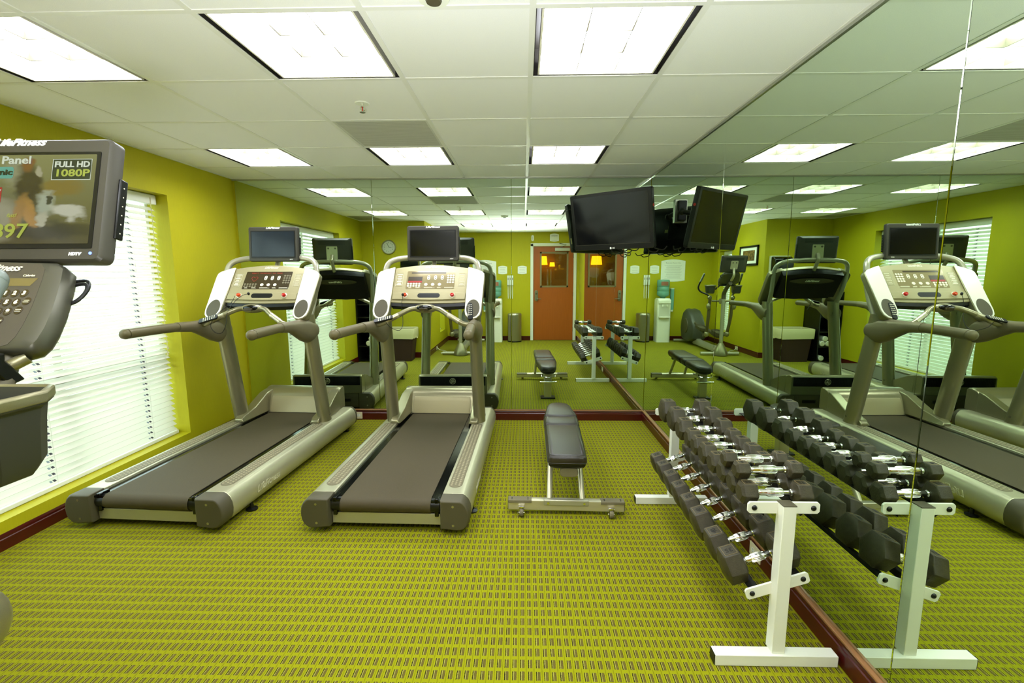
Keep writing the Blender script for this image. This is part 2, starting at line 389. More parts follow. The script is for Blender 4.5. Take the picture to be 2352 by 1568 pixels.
def make_light(k, j, label):
    x0, x1, y0, y1 = cell(k, j); cx, cy = (x0+x1)/2, (y0+y1)/2
    t = thing('ceiling_light', label, 'ceiling light', (cx, cy, ZC+.004), 0, 'recessed square ceiling lights')
    h = G/2-.0122; q = h-.026
    f = MB()                                                     # dark slot on the sides between tee and pan, then the pan
    for s in (-1, 1):
        f.box((s*h if s < 0 else h-.003, -h, 0), (s*h+.003 if s < 0 else h, h, .12)); f.box((-h, s*h if s < 0 else h-.003, 0), (h, s*h+.003 if s < 0 else h, .12))
    f.box((-h, -h, .118), (h, h, .122)); f.build('housing', 'lampframe', t)
    f = MB()
    for s in (-1, 1):
        f.box((s*q-.004, -h+.006, .001), (s*q+.004, h-.006, .055)); f.box((-q, s*(h-.009)-.004, .001), (q, s*(h-.009)+.004, .055))
    f.build('door_frame', 'louver', t)
    f = MB(); f.box((-q, -h+.008, .05), (q, h-.008, .056)); f.build('diffuser', 'diffuser', t, smooth=0)
    f = MB()
    for i in (-1, 1):
        f.box((i*q/3-.0016, -h+.01, .012), (i*q/3+.0016, h-.01, .05)); f.box((-q, i*(h-.01)/3-.0016, .012), (q, i*(h-.01)/3+.0016, .05))
    f.build('louver', mat('louver_blade', (120, 114, 96), .5), t)
    return t
LL = ['square ceiling light in the front row, beside the mirrored right wall', 'square ceiling light in the front row, above the middle treadmill belt', 'square ceiling light in the front row, nearest the window wall',
      'square ceiling light in the far row, beside the hanging television', 'square ceiling light in the far row, above the middle treadmill console', 'square ceiling light in the far row, nearest the window wall',
      'square ceiling light in the row near the door, right side, seen only in the mirror', 'square ceiling light in the row near the door, left side, seen only in the mirror']
for (k, j), l in zip(LIGHTS, LL): make_light(k, j, l)
for (k, j), l in zip(VENTS, ['grey perforated air return panel in the ceiling, next to a far row light', 'grey perforated air panel at the upper left corner of the ceiling']):
    x0, x1, y0, y1 = cell(k, j); x0 = max(x0, -L)
    t = thing('ceiling_vent', l, 'air vent', ((x0+x1)/2, (y0+y1)/2, ZC+.004), 0, 'perforated ceiling vents')
    hx, hy = (x1-x0)/2-.012, (y1-y0)/2-.012
    f = MB(); f.box((-hx, -hy, .0), (hx, hy, .003)); f.build('perforated_plate', 'vent', t, smooth=0)
    f = MB(); n = 40
    for i in range(n):
        yy = -hy+.02+(2*hy-.04)*i/(n-1); f.box((-hx+.015, yy-.0022, -.0006), (hx-.015, yy+.0022, .0004))
    tag(f.build('perforations', mat('vent_holes', (160, 158, 146), .8), t, smooth=0), kind='stuff')

# sprinkler and smoke detector
t = thing('fire_sprinkler', 'chrome fire sprinkler head hanging from a ceiling tile', 'sprinkler', (-.885, 2.74, ZC+.003))
b = MB(); b.lathe([(.0, -.004), (.036, -.005), (.04, 0), (.0, .001)]); b.build('escutcheon', 'trimwhite', t)
b = MB(); b.cyl((0, 0, -.004), (0, 0, -.02), .009, n=12); b.tube([(-.008, 0, -.02), (-.012, 0, -.032), (-.003, 0, -.046)], .0022, n=8); b.tube([(.008, 0, -.02), (.012, 0, -.032), (.003, 0, -.046)], .0022, n=8); b.build('frame_arms', 'chrome', t)
b = MB(); b.cyl((0, 0, -.046), (0, 0, -.0485), .016, n=18); b.build('deflector', 'chrome', t)
b = MB(); b.cyl((0, 0, -.021), (0, 0, -.044), .003, n=8); b.build('glass_bulb', 'red', t)
t = thing('smoke_detector', 'small round cream smoke detector under the ceiling, seen in the back mirror', 'smoke detector', (-.30, 1.72, ZC+.003))
b = MB(); b.lathe([(.0, -.002), (.065, -.002), (.066, .0), (.0, .001)][::-1]); b.lathe([(0, -.028), (.05, -.026), (.06, -.003), (0, -.001)]); b.build('housing', 'trimwhite', t)
b = MB(); b.lathe([(0, -.036), (.024, -.034), (.028, -.026), (0, -.025)]); b.build('sensor_cap', 'darkgrey', t)

# walls
WT = .12
def hole_wall_x(b, x, xo, y0, y1, z0, z1, hy0, hy1, hz0, hz1):   # wall from x back to xo with a hole
    a, c = min(x, xo), max(x, xo)
    b.box((a, y0, z0), (c, hy0, z1)); b.box((a, hy1, z0), (c, y1, z1)); b.box((a, hy0, z0), (c, hy1, hz0)); b.box((a, hy0, hz1), (c, hy1, z1))
WY0, WY1, WZ0, WZ1 = 2.07, 3.868, .157, 2.132
b = MB(); hole_wall_x(b, -L, -L-.2, NY-.1, D+.12, 0, ZC+.16, WY0, WY1, WZ0, WZ1); struct('wall_left', b, 'wall', smooth=0)
b = MB(); b.box((-L-.05, D+.012, 0), (R+.14, D+.12, ZC+.16)); struct('wall_back', b, 'wall', smooth=0)
b = MB(); b.box((R+.012, RY-.12, 0), (R+.14, D+.12, ZC+.16)); struct('wall_right', b, 'wall', smooth=0)
b = MB(); b.box((-L-.05, NY-.12, 0), (SXW, NY, ZC+.16)); struct('wall_alcove', b, 'wall', smooth=0)
SY0, SY1, SZ0, SZ1 = -.86, -.28, .30, 1.97
b = MB(); hole_wall_x(b, SXW, SXW-.2, RY-.12, NY-.1, 0, ZC+.16, SY0, SY1, SZ0, SZ1); struct('wall_side', b, 'wall', smooth=0)
DX0, DX1, DZ = .205, 1.145, 2.135
b = MB(); b.box((SXW-.1, RY-.12, 0), (DX0, RY, ZC+.16)); b.box((DX1, RY-.12, 0), (R+.1, RY, ZC+.16)); b.box((DX0, RY-.12, DZ), (DX1, RY, ZC+.16)); struct('wall_rear', b, 'wall', smooth=0)
# corridor outside the door
b = MB(); b.box((-1.2, -3.7, 0), (2.6, -3.6, 2.5)); b.box((-1.3, -3.7, 0), (-1.2, RY-.12, 2.5)); b.box((2.6, -3.7, 0), (2.7, RY-.12, 2.5)); b.box((-1.2, -3.7, 2.45), (2.6, RY-.12, 2.5)); struct('wall_corridor', b, 'corridor', smooth=0)
b = MB(); b.box((-1.3, -3.7, -.06), (2.7, RY, -.001)); struct('floor_corridor', b, 'corridorfloor', smooth=0)
for x, z, s, l in ((.5, 1.86, 1.25, 'glowing yellow corridor wall lamp behind the door glass, the larger one'), (.78, 1.76, .6, 'small glowing yellow corridor wall lamp behind the door glass')):
    t = thing('wall_lamp', l, 'lamp', (x, -3.6, z))
    f = MB(); f.lathe([(.0, -.09*s), (.12*s, -.09*s), (.10*s, .09*s), (0, .09*s)], (0, .13*s, 0)); f.build('lamp_shade', 'shade', t)
    f = MB(); f.box((-.03, 0, -.05), (.03, .03, .05)); f.build('wall_plate', 'darksteel', t)

# baseboards with a bead on top
def baseboard(name, p0, p1, nrm, h=.098, t=.014):
    p0, p1, n = Vector(p0+(0,)), Vector(p1+(0,)), Vector(nrm+(0,)); d = (p1-p0)
    b = MB(); prof = [(0, 0), (t, 0), (t, h-.028), (t-.004, h-.024), (t-.004, h-.012), (t-.008, h), (0, h)]
    b.rings([[p0+n*a+Vector((0, 0, z)) for a, z in prof], [p1+n*a+Vector((0, 0, z)) for a, z in prof]])
    return struct(name, b, 'mahogany', smooth=0)
baseboard('baseboard_back', (-L, D+.012), (R+.012, D+.012), (0, -1), t=.026)
baseboard('baseboard_right', (R+.012, D), (R+.012, RY), (-1, 0), t=.026)
baseboard('baseboard_left', (-L, NY), (-L, D), (1, 0), h=.09)
baseboard('baseboard_alcove', (-L, NY), (SXW, NY), (0, 1))
baseboard('baseboard_side', (SXW, RY), (SXW, NY+.014), (1, 0))
b = MB()
for x0, x1 in ((SXW, DX0-.05), (DX1+.05, R)): b.box((x0, RY, 0), (x1, RY+.014, .098))
struct('baseboard_rear', b, 'mahogany', smooth=0)
b = MB(); b.box((-L, D-.016, .098), (R, D+.01, .110)); struct('trim_1', b, 'bead', bevel=.003)
b = MB(); b.box((R-.016, RY+.02, .098), (R+.01, D-.016, .110)); struct('trim_2', b, 'bead', bevel=.003)
b = MB(); b.box((R-.008, RY, ZC-.014), (R+.012, D, ZC)); struct('trim_3', b, 'alu', smooth=0)
b = MB(); b.box((-L, D-.006, ZC-.012), (R-.008, D+.012, ZC)); struct('trim_4', b, 'alu', smooth=0)

# mirror panels
def mirror_panel(label, lo, hi):
    t = thing('wall_mirror', label, 'mirror', ((lo[0]+hi[0])/2, (lo[1]+hi[1])/2, lo[2]), 0, 'frameless wall mirrors')
    c = Vector(t.location); b = MB(); b.box(Vector(lo)-c, Vector(hi)-c); b.build('mirror_glass', 'mirror', t, bevel=.0022, seg=1, smooth=0)
    return t
MZ0, MZ1 = .111, ZC-.012
bx = [-L+.022, -1.486, -.119, R]
for i, l in enumerate(('left panel of the back wall mirror, reflecting the window', 'middle panel of the back wall mirror, behind the middle treadmill', 'right panel of the back wall mirror, reflecting the door')):
    mirror_panel(l, (bx[i]+.0010, D, MZ0), (bx[i+1]-.0010, D+.0118, MZ1))
by = [D-.001, 3.06, 1.45, -.16]
for i, l in enumerate(('far panel of the right wall mirror, beside the hanging television', 'middle panel of the right wall mirror, behind the dumbbell rack', 'nearest panel of the right wall mirror, at the right edge of the photo')):
    mirror_panel(l, (R, by[i+1]+.0010, MZ0), (R+.0118, by[i]-.0010, MZ1))

# windows
def window(idx, wx, y0, y1, z0, z1, label, cols, cord_y, depth=.118, vdir=1):
    fx = wx-.19
    fr = thing('window_%d' % idx, None, None, (fx, (y0+y1)/2, z0)); tag(fr, kind='structure')
    hy, hz = (y1-y0)/2, z1-z0
    b = MB()
    for s in (-1, 1): b.box((-.02, s*hy-.03, 0), (.02, s*hy+.03, hz))
    b.box((-.02, -hy, -.02), (.02, hy, .045)); b.box((-.02, -hy, hz-.045), (.02, hy, hz+.02)); b.box((-.018, -hy, hz*.33-.03), (.018, hy, hz*.33+.03))
    if hy > .5: b.box((-.018, -.03, 0), (.018, .03, hz))
    b.build('window_frame', 'vinylframe', fr, smooth=0)
    b = MB(); b.box((-.003, -hy, .02), (.0, hy, hz-.02)); b.build('window_pane', 'glass', fr, smooth=0)
    bl = thing('window_blind', label, 'blind', (wx-depth, (y0+y1)/2, z0), 0)
    g = .022; sy0, sy1 = -hy+.006, hy-.012
    b = MB(); b.box((-.03, sy0, hz-.075), (.028, sy1, hz-.004)); b.box((.028, sy0, hz-.078), (.034, sy1, hz-.01)); b.build('headrail', 'trimwhite', bl, bevel=.003)
    z = .05; pitch = .0442; zs = []
    while z < hz-.085: zs.append(z); z += pitch
    a = math.radians(38)
    for z in zs:
        b = MB(); n = 5; top, bot = [], []
        r0, r1 = [], []
        for i in range(n):
            s = -.025+.05*i/(n-1); cr = .0022*(1-(s/.025)**2)
            px, pz = s*math.cos(a)-cr*math.sin(a), -s*math.sin(a)-cr*math.cos(a)*-1
            top.append((px+.0012*math.sin(a), pz+.0012*math.cos(a))); bot.append((px-.0012*math.sin(a), pz-.0012*math.cos(a)))
        poly = top+bot[::-1]
        b.rings([[Vector((p, sy0+.006, z+q)) for p, q in poly], [Vector((p, sy1-.006, z+q)) for p, q in poly]])
        b.build('slat', 'slat', bl)
    b = MB(); b.box((-.026, sy0+.004, .002), (.030, sy1-.004, .030)); b.build('bottom_rail', 'trimwhite', bl, bevel=.004)
    cm = (y0+y1)/2
    for cyy in cols:
        b = MB(); yy = cyy-cm
        for dx in (-.0265, .0265): b.cyl((dx, yy, .02), (dx, yy, hz-.08), .0009, n=5)
        b.build('ladder_cord', 'slat', bl)
        b = MB()
        for z in zs:
            b.box((-.004, yy-.0085, z-.0024), (.012, yy+.0085, z+.0026), (0, a, 0), (0, yy, z))
        tag(b.build('cord_hole', mat('cord_slot', (44, 40, 52), .6), bl, smooth=0), kind='stuff')
        b = MB()
        for z in zs: b.box((-.004, yy-.030, z-.0024), (.011, yy-.0165, z+.0026), (0, a, 0), (0, yy, z))
        tag(b.build('cord_slot', mat('cord_slot_pale', (128, 140, 150), .6), bl, smooth=0), kind='stuff')
    if cord_y is not None:
        b = MB(); yy = cord_y-cm; b.tube([(.036, yy-.01, hz-.03), (.036, yy-.008, hz*.75), (.036, yy+.004, hz*.5), (.036, yy+.008, hz*.36)], .0014, n=6, sub=8)
        b.tube([(.036, yy-.004, hz-.03), (.036, yy-.003, hz*.75), (.036, yy+.012, hz*.5), (.036, yy+.016, hz*.385)], .0014, n=6, sub=8)
        b.build('pull_cord', 'cream', bl)
        b = MB(); b.lathe([(.0, -.03), (.009, -.028), (.004, 0), (0, 0)], (.036, yy+.008, hz*.36)); b.lathe([(.0, -.03), (.009, -.028), (.004, 0), (0, 0)], (.036, yy+.016, hz*.385)); b.build('cord_tassel', 'cream', bl)
    return bl
window(1, -L, WY0, WY1, WZ0, WZ1, 'wide white horizontal slat blind closed over the window beside the treadmills', (2.28, 2.79, 3.59), 3.80)
window(2, SXW, SY0, SY1, SZ0, SZ1, 'narrow white slat blind on the side wall behind the elliptical, seen in the mirror', (-.72, -.42), None)
# outdoors: pavement
b = MB(); b.box((-14, -8, -.5), (-L-.35, 12, -.4)); struct('ground', b, 'pavement', smooth=0)

# rear door
dr = thing('door_1', None, None, (DX0, RY-.03, 0)); tag(dr, kind='structure')
W_ = DX1-DX0
b = MB(); b.box((.022, -.045, .006), (W_-.022, 0, DZ-.03)); leaf = b.build('door_leaf', 'door', dr, bevel=.003)
bf = MB()
for x0, x1 in ((-.045, .018), (W_-.018, W_+.045)): bf.box((x0, -.05, 0), (x1, .045, DZ+.03))
bf.box((-.045, -.05, DZ-.02), (W_+.045, .045, DZ+.045)); bf.build('door_frame', 'doorframe', dr, bevel=.004)
# leaf with a view window: frame around a lit dark glass
vx0, vx1, vz0, vz1 = .175, .80, 1.21, 1.985
leaf_m = leaf.data; bpy.data.objects.remove(leaf); bpy.data.meshes.remove(leaf_m)
b = MB(); y0, y1 = -.045, 0
b.box((.022, y0, .006), (vx0, y1, DZ-.03)); b.box((vx1, y0, .006), (W_-.022, y1, DZ-.03)); b.box((vx0, y0, .006), (vx1, y1, vz0)); b.box((vx0, y0, vz1), (vx1, y1, DZ-.03)); b.build('door_leaf', 'door', dr, smooth=0)
b = MB()
for a, c in (((vx0-.006, -.052, vz0-.006), (vx0+.03, .01, vz1+.006)), ((vx1-.03, -.052, vz0-.006), (vx1+.006, .01, vz1+.006)), ((vx0, -.052, vz0-.006), (vx1, .01, vz0+.03)), ((vx0, -.052, vz1-.03), (vx1, .01, vz1+.006))): b.box(a, c)
b.build('view_frame', 'viewframe', dr, smooth=0)
b = MB(); b.box((vx0, -.026, vz0), (vx1, -.02, vz1)); b.build('view_glass', 'viewglass', dr, smooth=0)
b = MB(); b.prism(rrect(.075, .24, .03), (.088, 0, 1.015), (1, 0, 0), (0, 0, 1), (0, 1, 0), .022); h = b.build('lock_case', 'steel', dr, bevel=.004)
b = MB(); b.cyl((.088, .02, .945), (.088, .055, .945), .014); b.tube([(.088, .05, .945), (.12, .055, .945), (.2, .052, .943)], .009, n=10); b.build('door_handle', 'darksteel', dr)
b = MB(); b.box((.115, .0, 1.115), (.125, .002, 1.12)); b.cyl((.088, .02, 1.06), (.088, .026, 1.06), .02); b.build('lock_cylinder', 'darksteel', dr)
b = MB(); b.box((.50, .0, DZ-.125), (.83, .055, DZ-.055)); b.build('door_closer', 'vent', dr, bevel=.006)
b = MB(); b.tube([(.62, .04, DZ-.05), (.74, .16, DZ+.0), (.60, .05, DZ+.04)], .009, n=8, sub=1); b.build('closer_arm', 'darksteel', dr)
for z in (.25, 1.05, 1.9):
    b = MB(); b.cyl((W_-.018, .006, z-.05), (W_-.018, .006, z+.05), .008, n=10); b.build('hinge', 'darksteel', dr)

# ---------------------------------------------------------------- treadmills
TH = math.radians(55.4); CT, ST = math.cos(TH), math.sin(TH)
S_AX = Vector((0, CT, ST)); N_AX = Vector((0, -ST, CT))          # up the console slope; out of it, towards the runner
CO = Vector((0, 1.206, 1.156))
UP = [0]                                                        # how far the face details sit above the wing datum
def con(x, s, n=0): return CO+Vector((x, 0, 0))+S_AX*(s+UP[0])+N_AX*n
def mir(poly): return [(-a, c) for a, c in poly][::-1]
def make_treadmill(label, yaw, loc, dark):
    t = thing('treadmill', label, 'treadmill', loc, yaw)
    prof = [(.325, .04), (.42, .03), (.455, .036), (.478, .055), (.491, .085), (.495, .12), (.491, .155), (.478, .185), (.46, .205), (.444, .213), (.325, .213)]
    for s in (1, -1):
        P_ = [(s*a, z) for a, z in prof]
        b = MB(); b.rings([[Vector((a, .10, z)) for a, z in P_], [Vector((a, 1.93, z)) for a, z in P_]]); sr = b.build('side_rail', 'silverlight', t, bevel=.004)
        if s == 1:
            b = MB(); b.text('LifeFitness', .062, frame((.4945, .46, .118), (0, 1, 0), (0, 0, 1)), .45, .0009, .0006); b.build('rail_lettering', mat('rail_print', (196, 190, 160), .5), sr, smooth=0)
        else:
            b = MB(); b.text('LifeFitness', .062, frame((-.4945, .46, .118), (0, -1, 0), (0, 0, 1)), .45, .0009, .0006); b.build('rail_lettering', mat('rail_print', (196, 190, 160), .5), sr, smooth=0)
        cx = s*.41
        Q = [(cx+(a-cx)*1.004, .122+(z-.122)*1.012) for a, z in P_]; Q2 = [(cx+(a-cx)*.93, .122+(z-.122)*.93) for a, z in P_]
        b = MB(); b.rings([[Vector((a, 0, z)) for a, z in Q2], [Vector((a, .012, z)) for a, z in Q], [Vector((a, .10, z)) for a, z in Q]])
        cp = b.build('rear_cap', 'darkgrey', t, bevel=.004)
        for z in (.065, .18):
            b = MB(); b.cyl((s*.40, .003, z), (s*.40, -.001, z), .0075, n=14); b.build('screw', 'steel', cp)
        b = MB(); b.rings([[Vector((a, 1.93, z)) for a, z in Q], [Vector((a, 1.955, z)) for a, z in Q], [Vector((a, 1.97, z)) for a, z in Q2]]); fc = b.build('front_cap', 'darkgrey', t, bevel=.003)
        for z in (.075, .17):
            b = MB(); b.cyl((s*.42, 1.969, z), (s*.42, 1.972, z), .008, n=12); b.build('screw', 'steel', fc)
        # textured standing pad
        pl = [(s*.383+a, y) for a, y in rrect(.082, 1.24, .04, 6, 0, .80)]
        b = MB(); b.prism(pl, (0, 0, .2125), (1, 0, 0), (0, 1, 0), (0, 0, 1), .003); fp = b.build('foot_pad', 'pad', t, bevel=.001, seg=1)
        b = MB()
        for i in range(46):
            for k in (-1, 0, 1):
                x, y = s*.383+k*.024, .21+i*.0258+(.0129 if k == 0 else 0)
                b.lathe([(.0, .0026), (.005, .0022), (.0072, 0), (0, -.0002)], (x, y, .2155), 9)
        tag(b.build('grip_bumps', mat('pad_bump', (156, 146, 116), .5), fp), kind='stuff')
        b = MB(); b.box((s*.268 if s > 0 else -.325, .03, .185), (.325 if s > 0 else s*.268, 1.72, .197)); b.build('side_channel', 'gloss', t, smooth=0)
        # uprights
        b = MB(); rings = []; n = 26
        a0, a1 = Vector((s*.385, 1.515, .205)), Vector((s*.374, 1.335, 1.17))
        for k in range(5):
            c = a0.lerp(a1, k/4); rings.append([c+Vector((.052*math.cos(q), .072*math.sin(q), 0)) for q in [2*PI*j/n for j in range(n)]])
        b.rings(rings); up = b.build('upright', 'greymetal', t)
        b = MB(); b.cyl((s*.434, 1.51, .27), (s*.438, 1.51, .27), .011, n=16); b.build('bolt', 'darksteel', up)
        # hood foot beside the upright
        b = MB()
        sec = lambda y, x0, x1, z0, z1: [Vector((s*x0, y, z0)), Vector((s*x1, y, z0)), Vector((s*(x1-.006), y, z1)), Vector((s*(x0+.02), y, z1))]
        b.rings([sec(1.40, .300, .385, .214, .238), sec(1.435, .292, .385, .214, .262), sec(1.60, .285, .395, .214, .30), sec(1.78, .28, .385, .214, .385), sec(1.86, .27, .375, .214, .405)])
        b.build('hood_foot', 'greymetal', t, bevel=.006)
    # belt, rollers, cross bar, underframe
    pf = []
    for k in range(9): a = PI/2+PI*k/8; pf.append((.062+.045*math.cos(a), .158+.045*math.sin(a)))
    pf = [(1.75, .203)]+pf+[(1.75, .113), (1.75, .117)]+[(.062+.041*math.cos(PI/2+PI*k/8), .158+.041*math.sin(PI/2+PI*k/8)) for k in range(8, -1, -1)]+[(1.75, .199)]
    b = MB(); b.rings([[Vector((-.266, y, z)) for y, z in pf], [Vector((.266, y, z)) for y, z in pf]]); b.build('running_belt', 'belt', t)
    b = MB(); b.cyl((-.318, .062, .158), (.318, .062, .158), .0405, n=24); b.build('rear_roller', 'black', t)
    for s in (-1, 1):
        b = MB(); b.cyl((s*.268, .062, .158), (s*.292, .062, .158), .034, n=20); b.box((s*.30-.012, .03, .10), (s*.30+.012, .10, .21)); b.build('roller_bracket', 'gloss', t, bevel=.004)
    b = MB(); b.box((-.322, .045, .045), (.322, .07, .112)); b.build('cross_bar', 'silver', t, bevel=.002)
    b = MB(); b.box((-.27, .10, .12), (.27, 1.76, .195)); b.box((-.325, .12, .05), (-.27, 1.86, .12)); b.box((.27, .12, .05), (.325, 1.86, .12)); b.build('deck_frame', 'black', t, smooth=0)
    for x, y in ((-.43, .33), (.47, .30), (-.36, 1.80), (.42, 1.84)):
        b = MB(); b.lathe([(0, 0), (.034, 0), (.036, .008), (.012, .014), (.01, .05), (0, .05)], (x, y, 0)); b.build('leveling_foot', 'black', t)
    # motor hood
    top = [(1.755, .205), (1.775, .235), (1.80, .30), (1.83, .37), (1.87, .405), (1.915, .42), (1.955, .42), (1.972, .405), (1.975, .29)]
    hood = []
    for x, k in ((-.37, .0), (-.36, 1), (-.30, 1), (-.28, 1), (.28, 1), (.30, 1), (.36, 1), (.37, 0)):
        ring = [Vector((x, y+(0.006 if not k and i < 6 else 0), z-(.006 if not k else 0))) for i, (y, z) in enumerate(top)]+[Vector((x, 1.975, .215)), Vector((x, 1.755, .19))]
        hood.append(ring)
    b = MB(); b.rings(hood); b.build('motor_hood', 'greymetal', t, bevel=.003)
    inner = [(1.752, .203), (1.758, .222), (1.772, .262), (1.79, .31), (1.806, .345), (1.812, .351), (1.83, .343), (1.82, .30), (1.80, .24), (1.79, .195)]
    b = MB(); b.rings([[Vector((x*(1 if i < 4 else .985), y, z)) for i, (y, z) in enumerate(inner)] for x in (-.268, .268)]); b.build('hood_panel', 'face', t, bevel=.002)
    b = MB(); b.box((-.275, 1.744, .197), (.275, 1.756, .206)); b.build('belt_guard', 'black', t, smooth=0)
    b = MB(); b.box((-.352, 1.974, .305), (.352, 1.981, .405)); g = b.build('front_grille', 'black', t, bevel=.003)
    b = MB()
    for r in range(5):
        for i in range(44):
            x = -.33+i*.0153
            if abs(x) < .05: continue
            b.box((x-.0022, 1.9795, .316+r*.0175), (x+.0022, 1.982, .329+r*.0175))
    tag(b.build('grille_slots', mat('grille_slot', (6, 6, 5), .8), g, smooth=0), kind='stuff')
    b = MB(); b.cyl((0, 1.979, .355), (0, 1.986, .355), .033, n=28); bd = b.build('round_badge', 'darkgrey', t)
    b = MB(); fr_ = frame((0, 1.9865, .355), (-1, 0, 0), (0, 0, 1))
    ring = [fr_ @ Vector((.031*math.cos(q), .031*math.sin(q), 0)) for q in [2*PI*j/32 for j in range(32)]]
    b.tube(ring, .0022, n=6, sub=1, closed=True)
    for p in (((-.026, .0), (-.002, .004)), ((-.012, .022), (.006, -.006)), ((.0, .024), (.018, -.004)), ((-.008, -.004), (.022, -.014)), ((-.02, -.01), (.004, -.006)), ((.004, -.006), (.012, -.024))):
        b.tube([fr_ @ Vector((*p[0], 0)), fr_ @ Vector((*p[1], 0))], .0022, n=6, sub=1)
    b.build('badge_mark', 'champagne', bd)
    b = MB(); b.box((-.325, 1.93, .055), (-.003, 1.968, .285)); b.box((.003, 1.93, .055), (.325, 1.968, .285)); fp = b.build('front_panel', 'darkgrey', t, bevel=.008)
    b = MB(); b.box((.10, 1.967, .12), (.24, 1.972, .155)); b.build('power_socket', 'black', fp, bevel=.004)

    # console wings
    wing = [(.305, .055), (.313, .02), (.338, -.008), (.372, -.018), (.406, -.008), (.432, .02), (.442, .06), (.452, .395), (.448, .425), (.43, .446), (.34, .482), (.308, .49)]
    for s in (1, -1):
        pl = wing if s > 0 else mir(wing)
        b = MB(); b.prism([(a*1.0, c) for a, c in pl], CO-N_AX*.055, (1, 0, 0), S_AX, N_AX, .055); wg = b.build('console_wing', 'greymetal', t, bevel=.006)
        cxp = .374*s
        pin = [(cxp+(a-cxp)*.96, .23+(c-.23)*.982) for a, c in pl]
        b = MB(); b.prism(pin, CO+N_AX*-.001, (1, 0, 0), S_AX, N_AX, .006); b.build('wing_panel', 'wing', wg, bevel=.003)
        el = ellipse(.054, .083, 28, s*.373, .082)
        b = MB(); r0 = [con(a, c, .0056) for a, c in el]; r1 = [con(s*.373+(a-s*.373)*.97, .083+(c-.083)*.97, .0062) for a, c in el]; r2 = [con(s*.373+(a-s*.373)*.86, .083+(c-.083)*.84, -.012) for a, c in el]; r3 = [con(s*.373+(a-s*.373)*.3, .083+(c-.083)*.3, -.014) for a, c in el]
        b.rings([r0, r1, r2, r3]); b.build('cup_recess', 'darkgrey', wg)
        # arm bracket, hand rail
        b = MB()
        secs = [((.385, 1.41, 1.035), .050, .06, 0), ((.385, 1.35, 1.035), .056, .092, 0), ((.385, 1.28, 1.04), .055, .098, 0), ((.386, 1.20, 1.055), .050, .088, 0), ((.388, 1.11, 1.078), .042, .064, 0), ((.392, 1.02, 1.100), .037, .042, 0), ((.403, .88, 1.110), .0365, .0365, 0)]
        rg = []
        for (x, y, z), rx, rz, dz in secs: rg.append([Vector((s*x+rx*math.cos(q), y, z+dz*.3+rz*math.sin(q))) for q in [2*PI*j/22 for j in range(22)]])
        b.rings(rg); ab = b.build('arm_bracket', mat('bracket_grey', (122, 112, 86), .36, .4), t)
        b = MB(); b.tube([(s*.403, .885, 1.110), (s*.42, .70, 1.11), (s*.438, .50, 1.108)], .0335, n=18, sub=4); b.ball((s*.44, .485, 1.107), .0348); b.build('hand_rail', mat('hand_rail_rubber', (106, 97, 66), .42, .15), t)
        # curved grip bar to the hub
        b = MB(); b.tube([(s*.385, 1.11, 1.110), (s*.34, 1.09, 1.112), (s*.29, 1.09, 1.130), (s*.20, 1.12, 1.180), (s*.12, 1.17, 1.222), (s*.06, 1.19, 1.230)], .0195, n=14); gb = b.build('grip_bar', 'greymetal', t)
        b = MB(); pth = smooth_path([Vector(p) for p in ((s*.285, 1.091, 1.133), (s*.24, 1.105, 1.159), (s*.195, 1.122, 1.183))], 5)
        b.tube(pth, .0203, n=14, sub=1); b.build('pulse_sensor', 'champagne', gb)
    # hub
    hb = MB(); hb.ball((0, 1.195, 1.228), 1, (.096, .045, .036), (-.25, 0, 0), 28); h = hb.build('sensor_hub', 'greymetal', t)
    b = MB(); b.ball((0, 1.178, 1.232), 1, (.07, .038, .025), (-.25, 0, 0), 24); b.build('hub_window', 'gloss', h)
    b = MB(); b.box((-.032, 1.128, 1.214), (.032, 1.146, 1.236)); b.build('hub_display', 'overlay', h, bevel=.004)
    # console face
    fpoly = [(-.308, .15), (-.2, .143), (0, .139), (.2, .143), (.308, .15), (.308, .485)]+[(.308-.616*k/14, .485+.034*math.sin(PI*k/14)) for k in range(1, 14)]+[(-.308, .485)]
    b = MB(); b.prism(fpoly, CO-N_AX*.055, (1, 0, 0), S_AX, N_AX, .042); fc = b.build('console_face', 'face', t, bevel=.003)
    UP[0] = .044
    F = -.0125
    def fm(x, s_): return frame(con(x, s_, F), (1, 0, 0), S_AX)
    b = MB(); b.prism(rrect(.405, .175, .006, 3, .0, .322), con(0, 0, F-.0005), (1, 0, 0), S_AX, N_AX, .0012); b.build('display_overlay', 'overlay' if dark else 'overlay2', fc, smooth=0)
    b = MB(); b.prism([(-.165, .385), (.125, .385), (.125, .399), (-.165, .399)], con(0, 0, F+.0004), (1, 0, 0), S_AX, N_AX, .0008); b.build('message_display', 'overlay', fc, smooth=0)
    b = MB()
    if dark:
        b.text('SELECT  WORKOUT  OR  PRESS', .014, fm(-.02, .392) @ Matrix.Translation((0, 0, .0014)), depth=.0003, width=.27)
        b.tube([con(x-.115, s_+.333, F+.0014) for x, s_ in ((0, -.022), (-.022, 0), (-.027, .014), (-.018, .022), (-.007, .020), (0, .012), (.007, .020), (.018, .022), (.027, .014), (.022, 0))], .0013, n=6, sub=2, closed=True)
    else:
        b.prism([(-.188, .296), (-.072, .296), (-.072, .312), (-.188, .312)], con(0, 0, F+.0004), (1, 0, 0), S_AX, N_AX, .0012)
    b.build('red_readout', 'ledred', fc, smooth=0)
    if not dark:
        b = MB(); b.prism([(-.19, .294), (-.07, .294), (-.07, .354), (-.19, .354)], con(0, 0, F+.0002), (1, 0, 0), S_AX, N_AX, .0006); b.build('readout_window', 'overlay', fc, smooth=0)
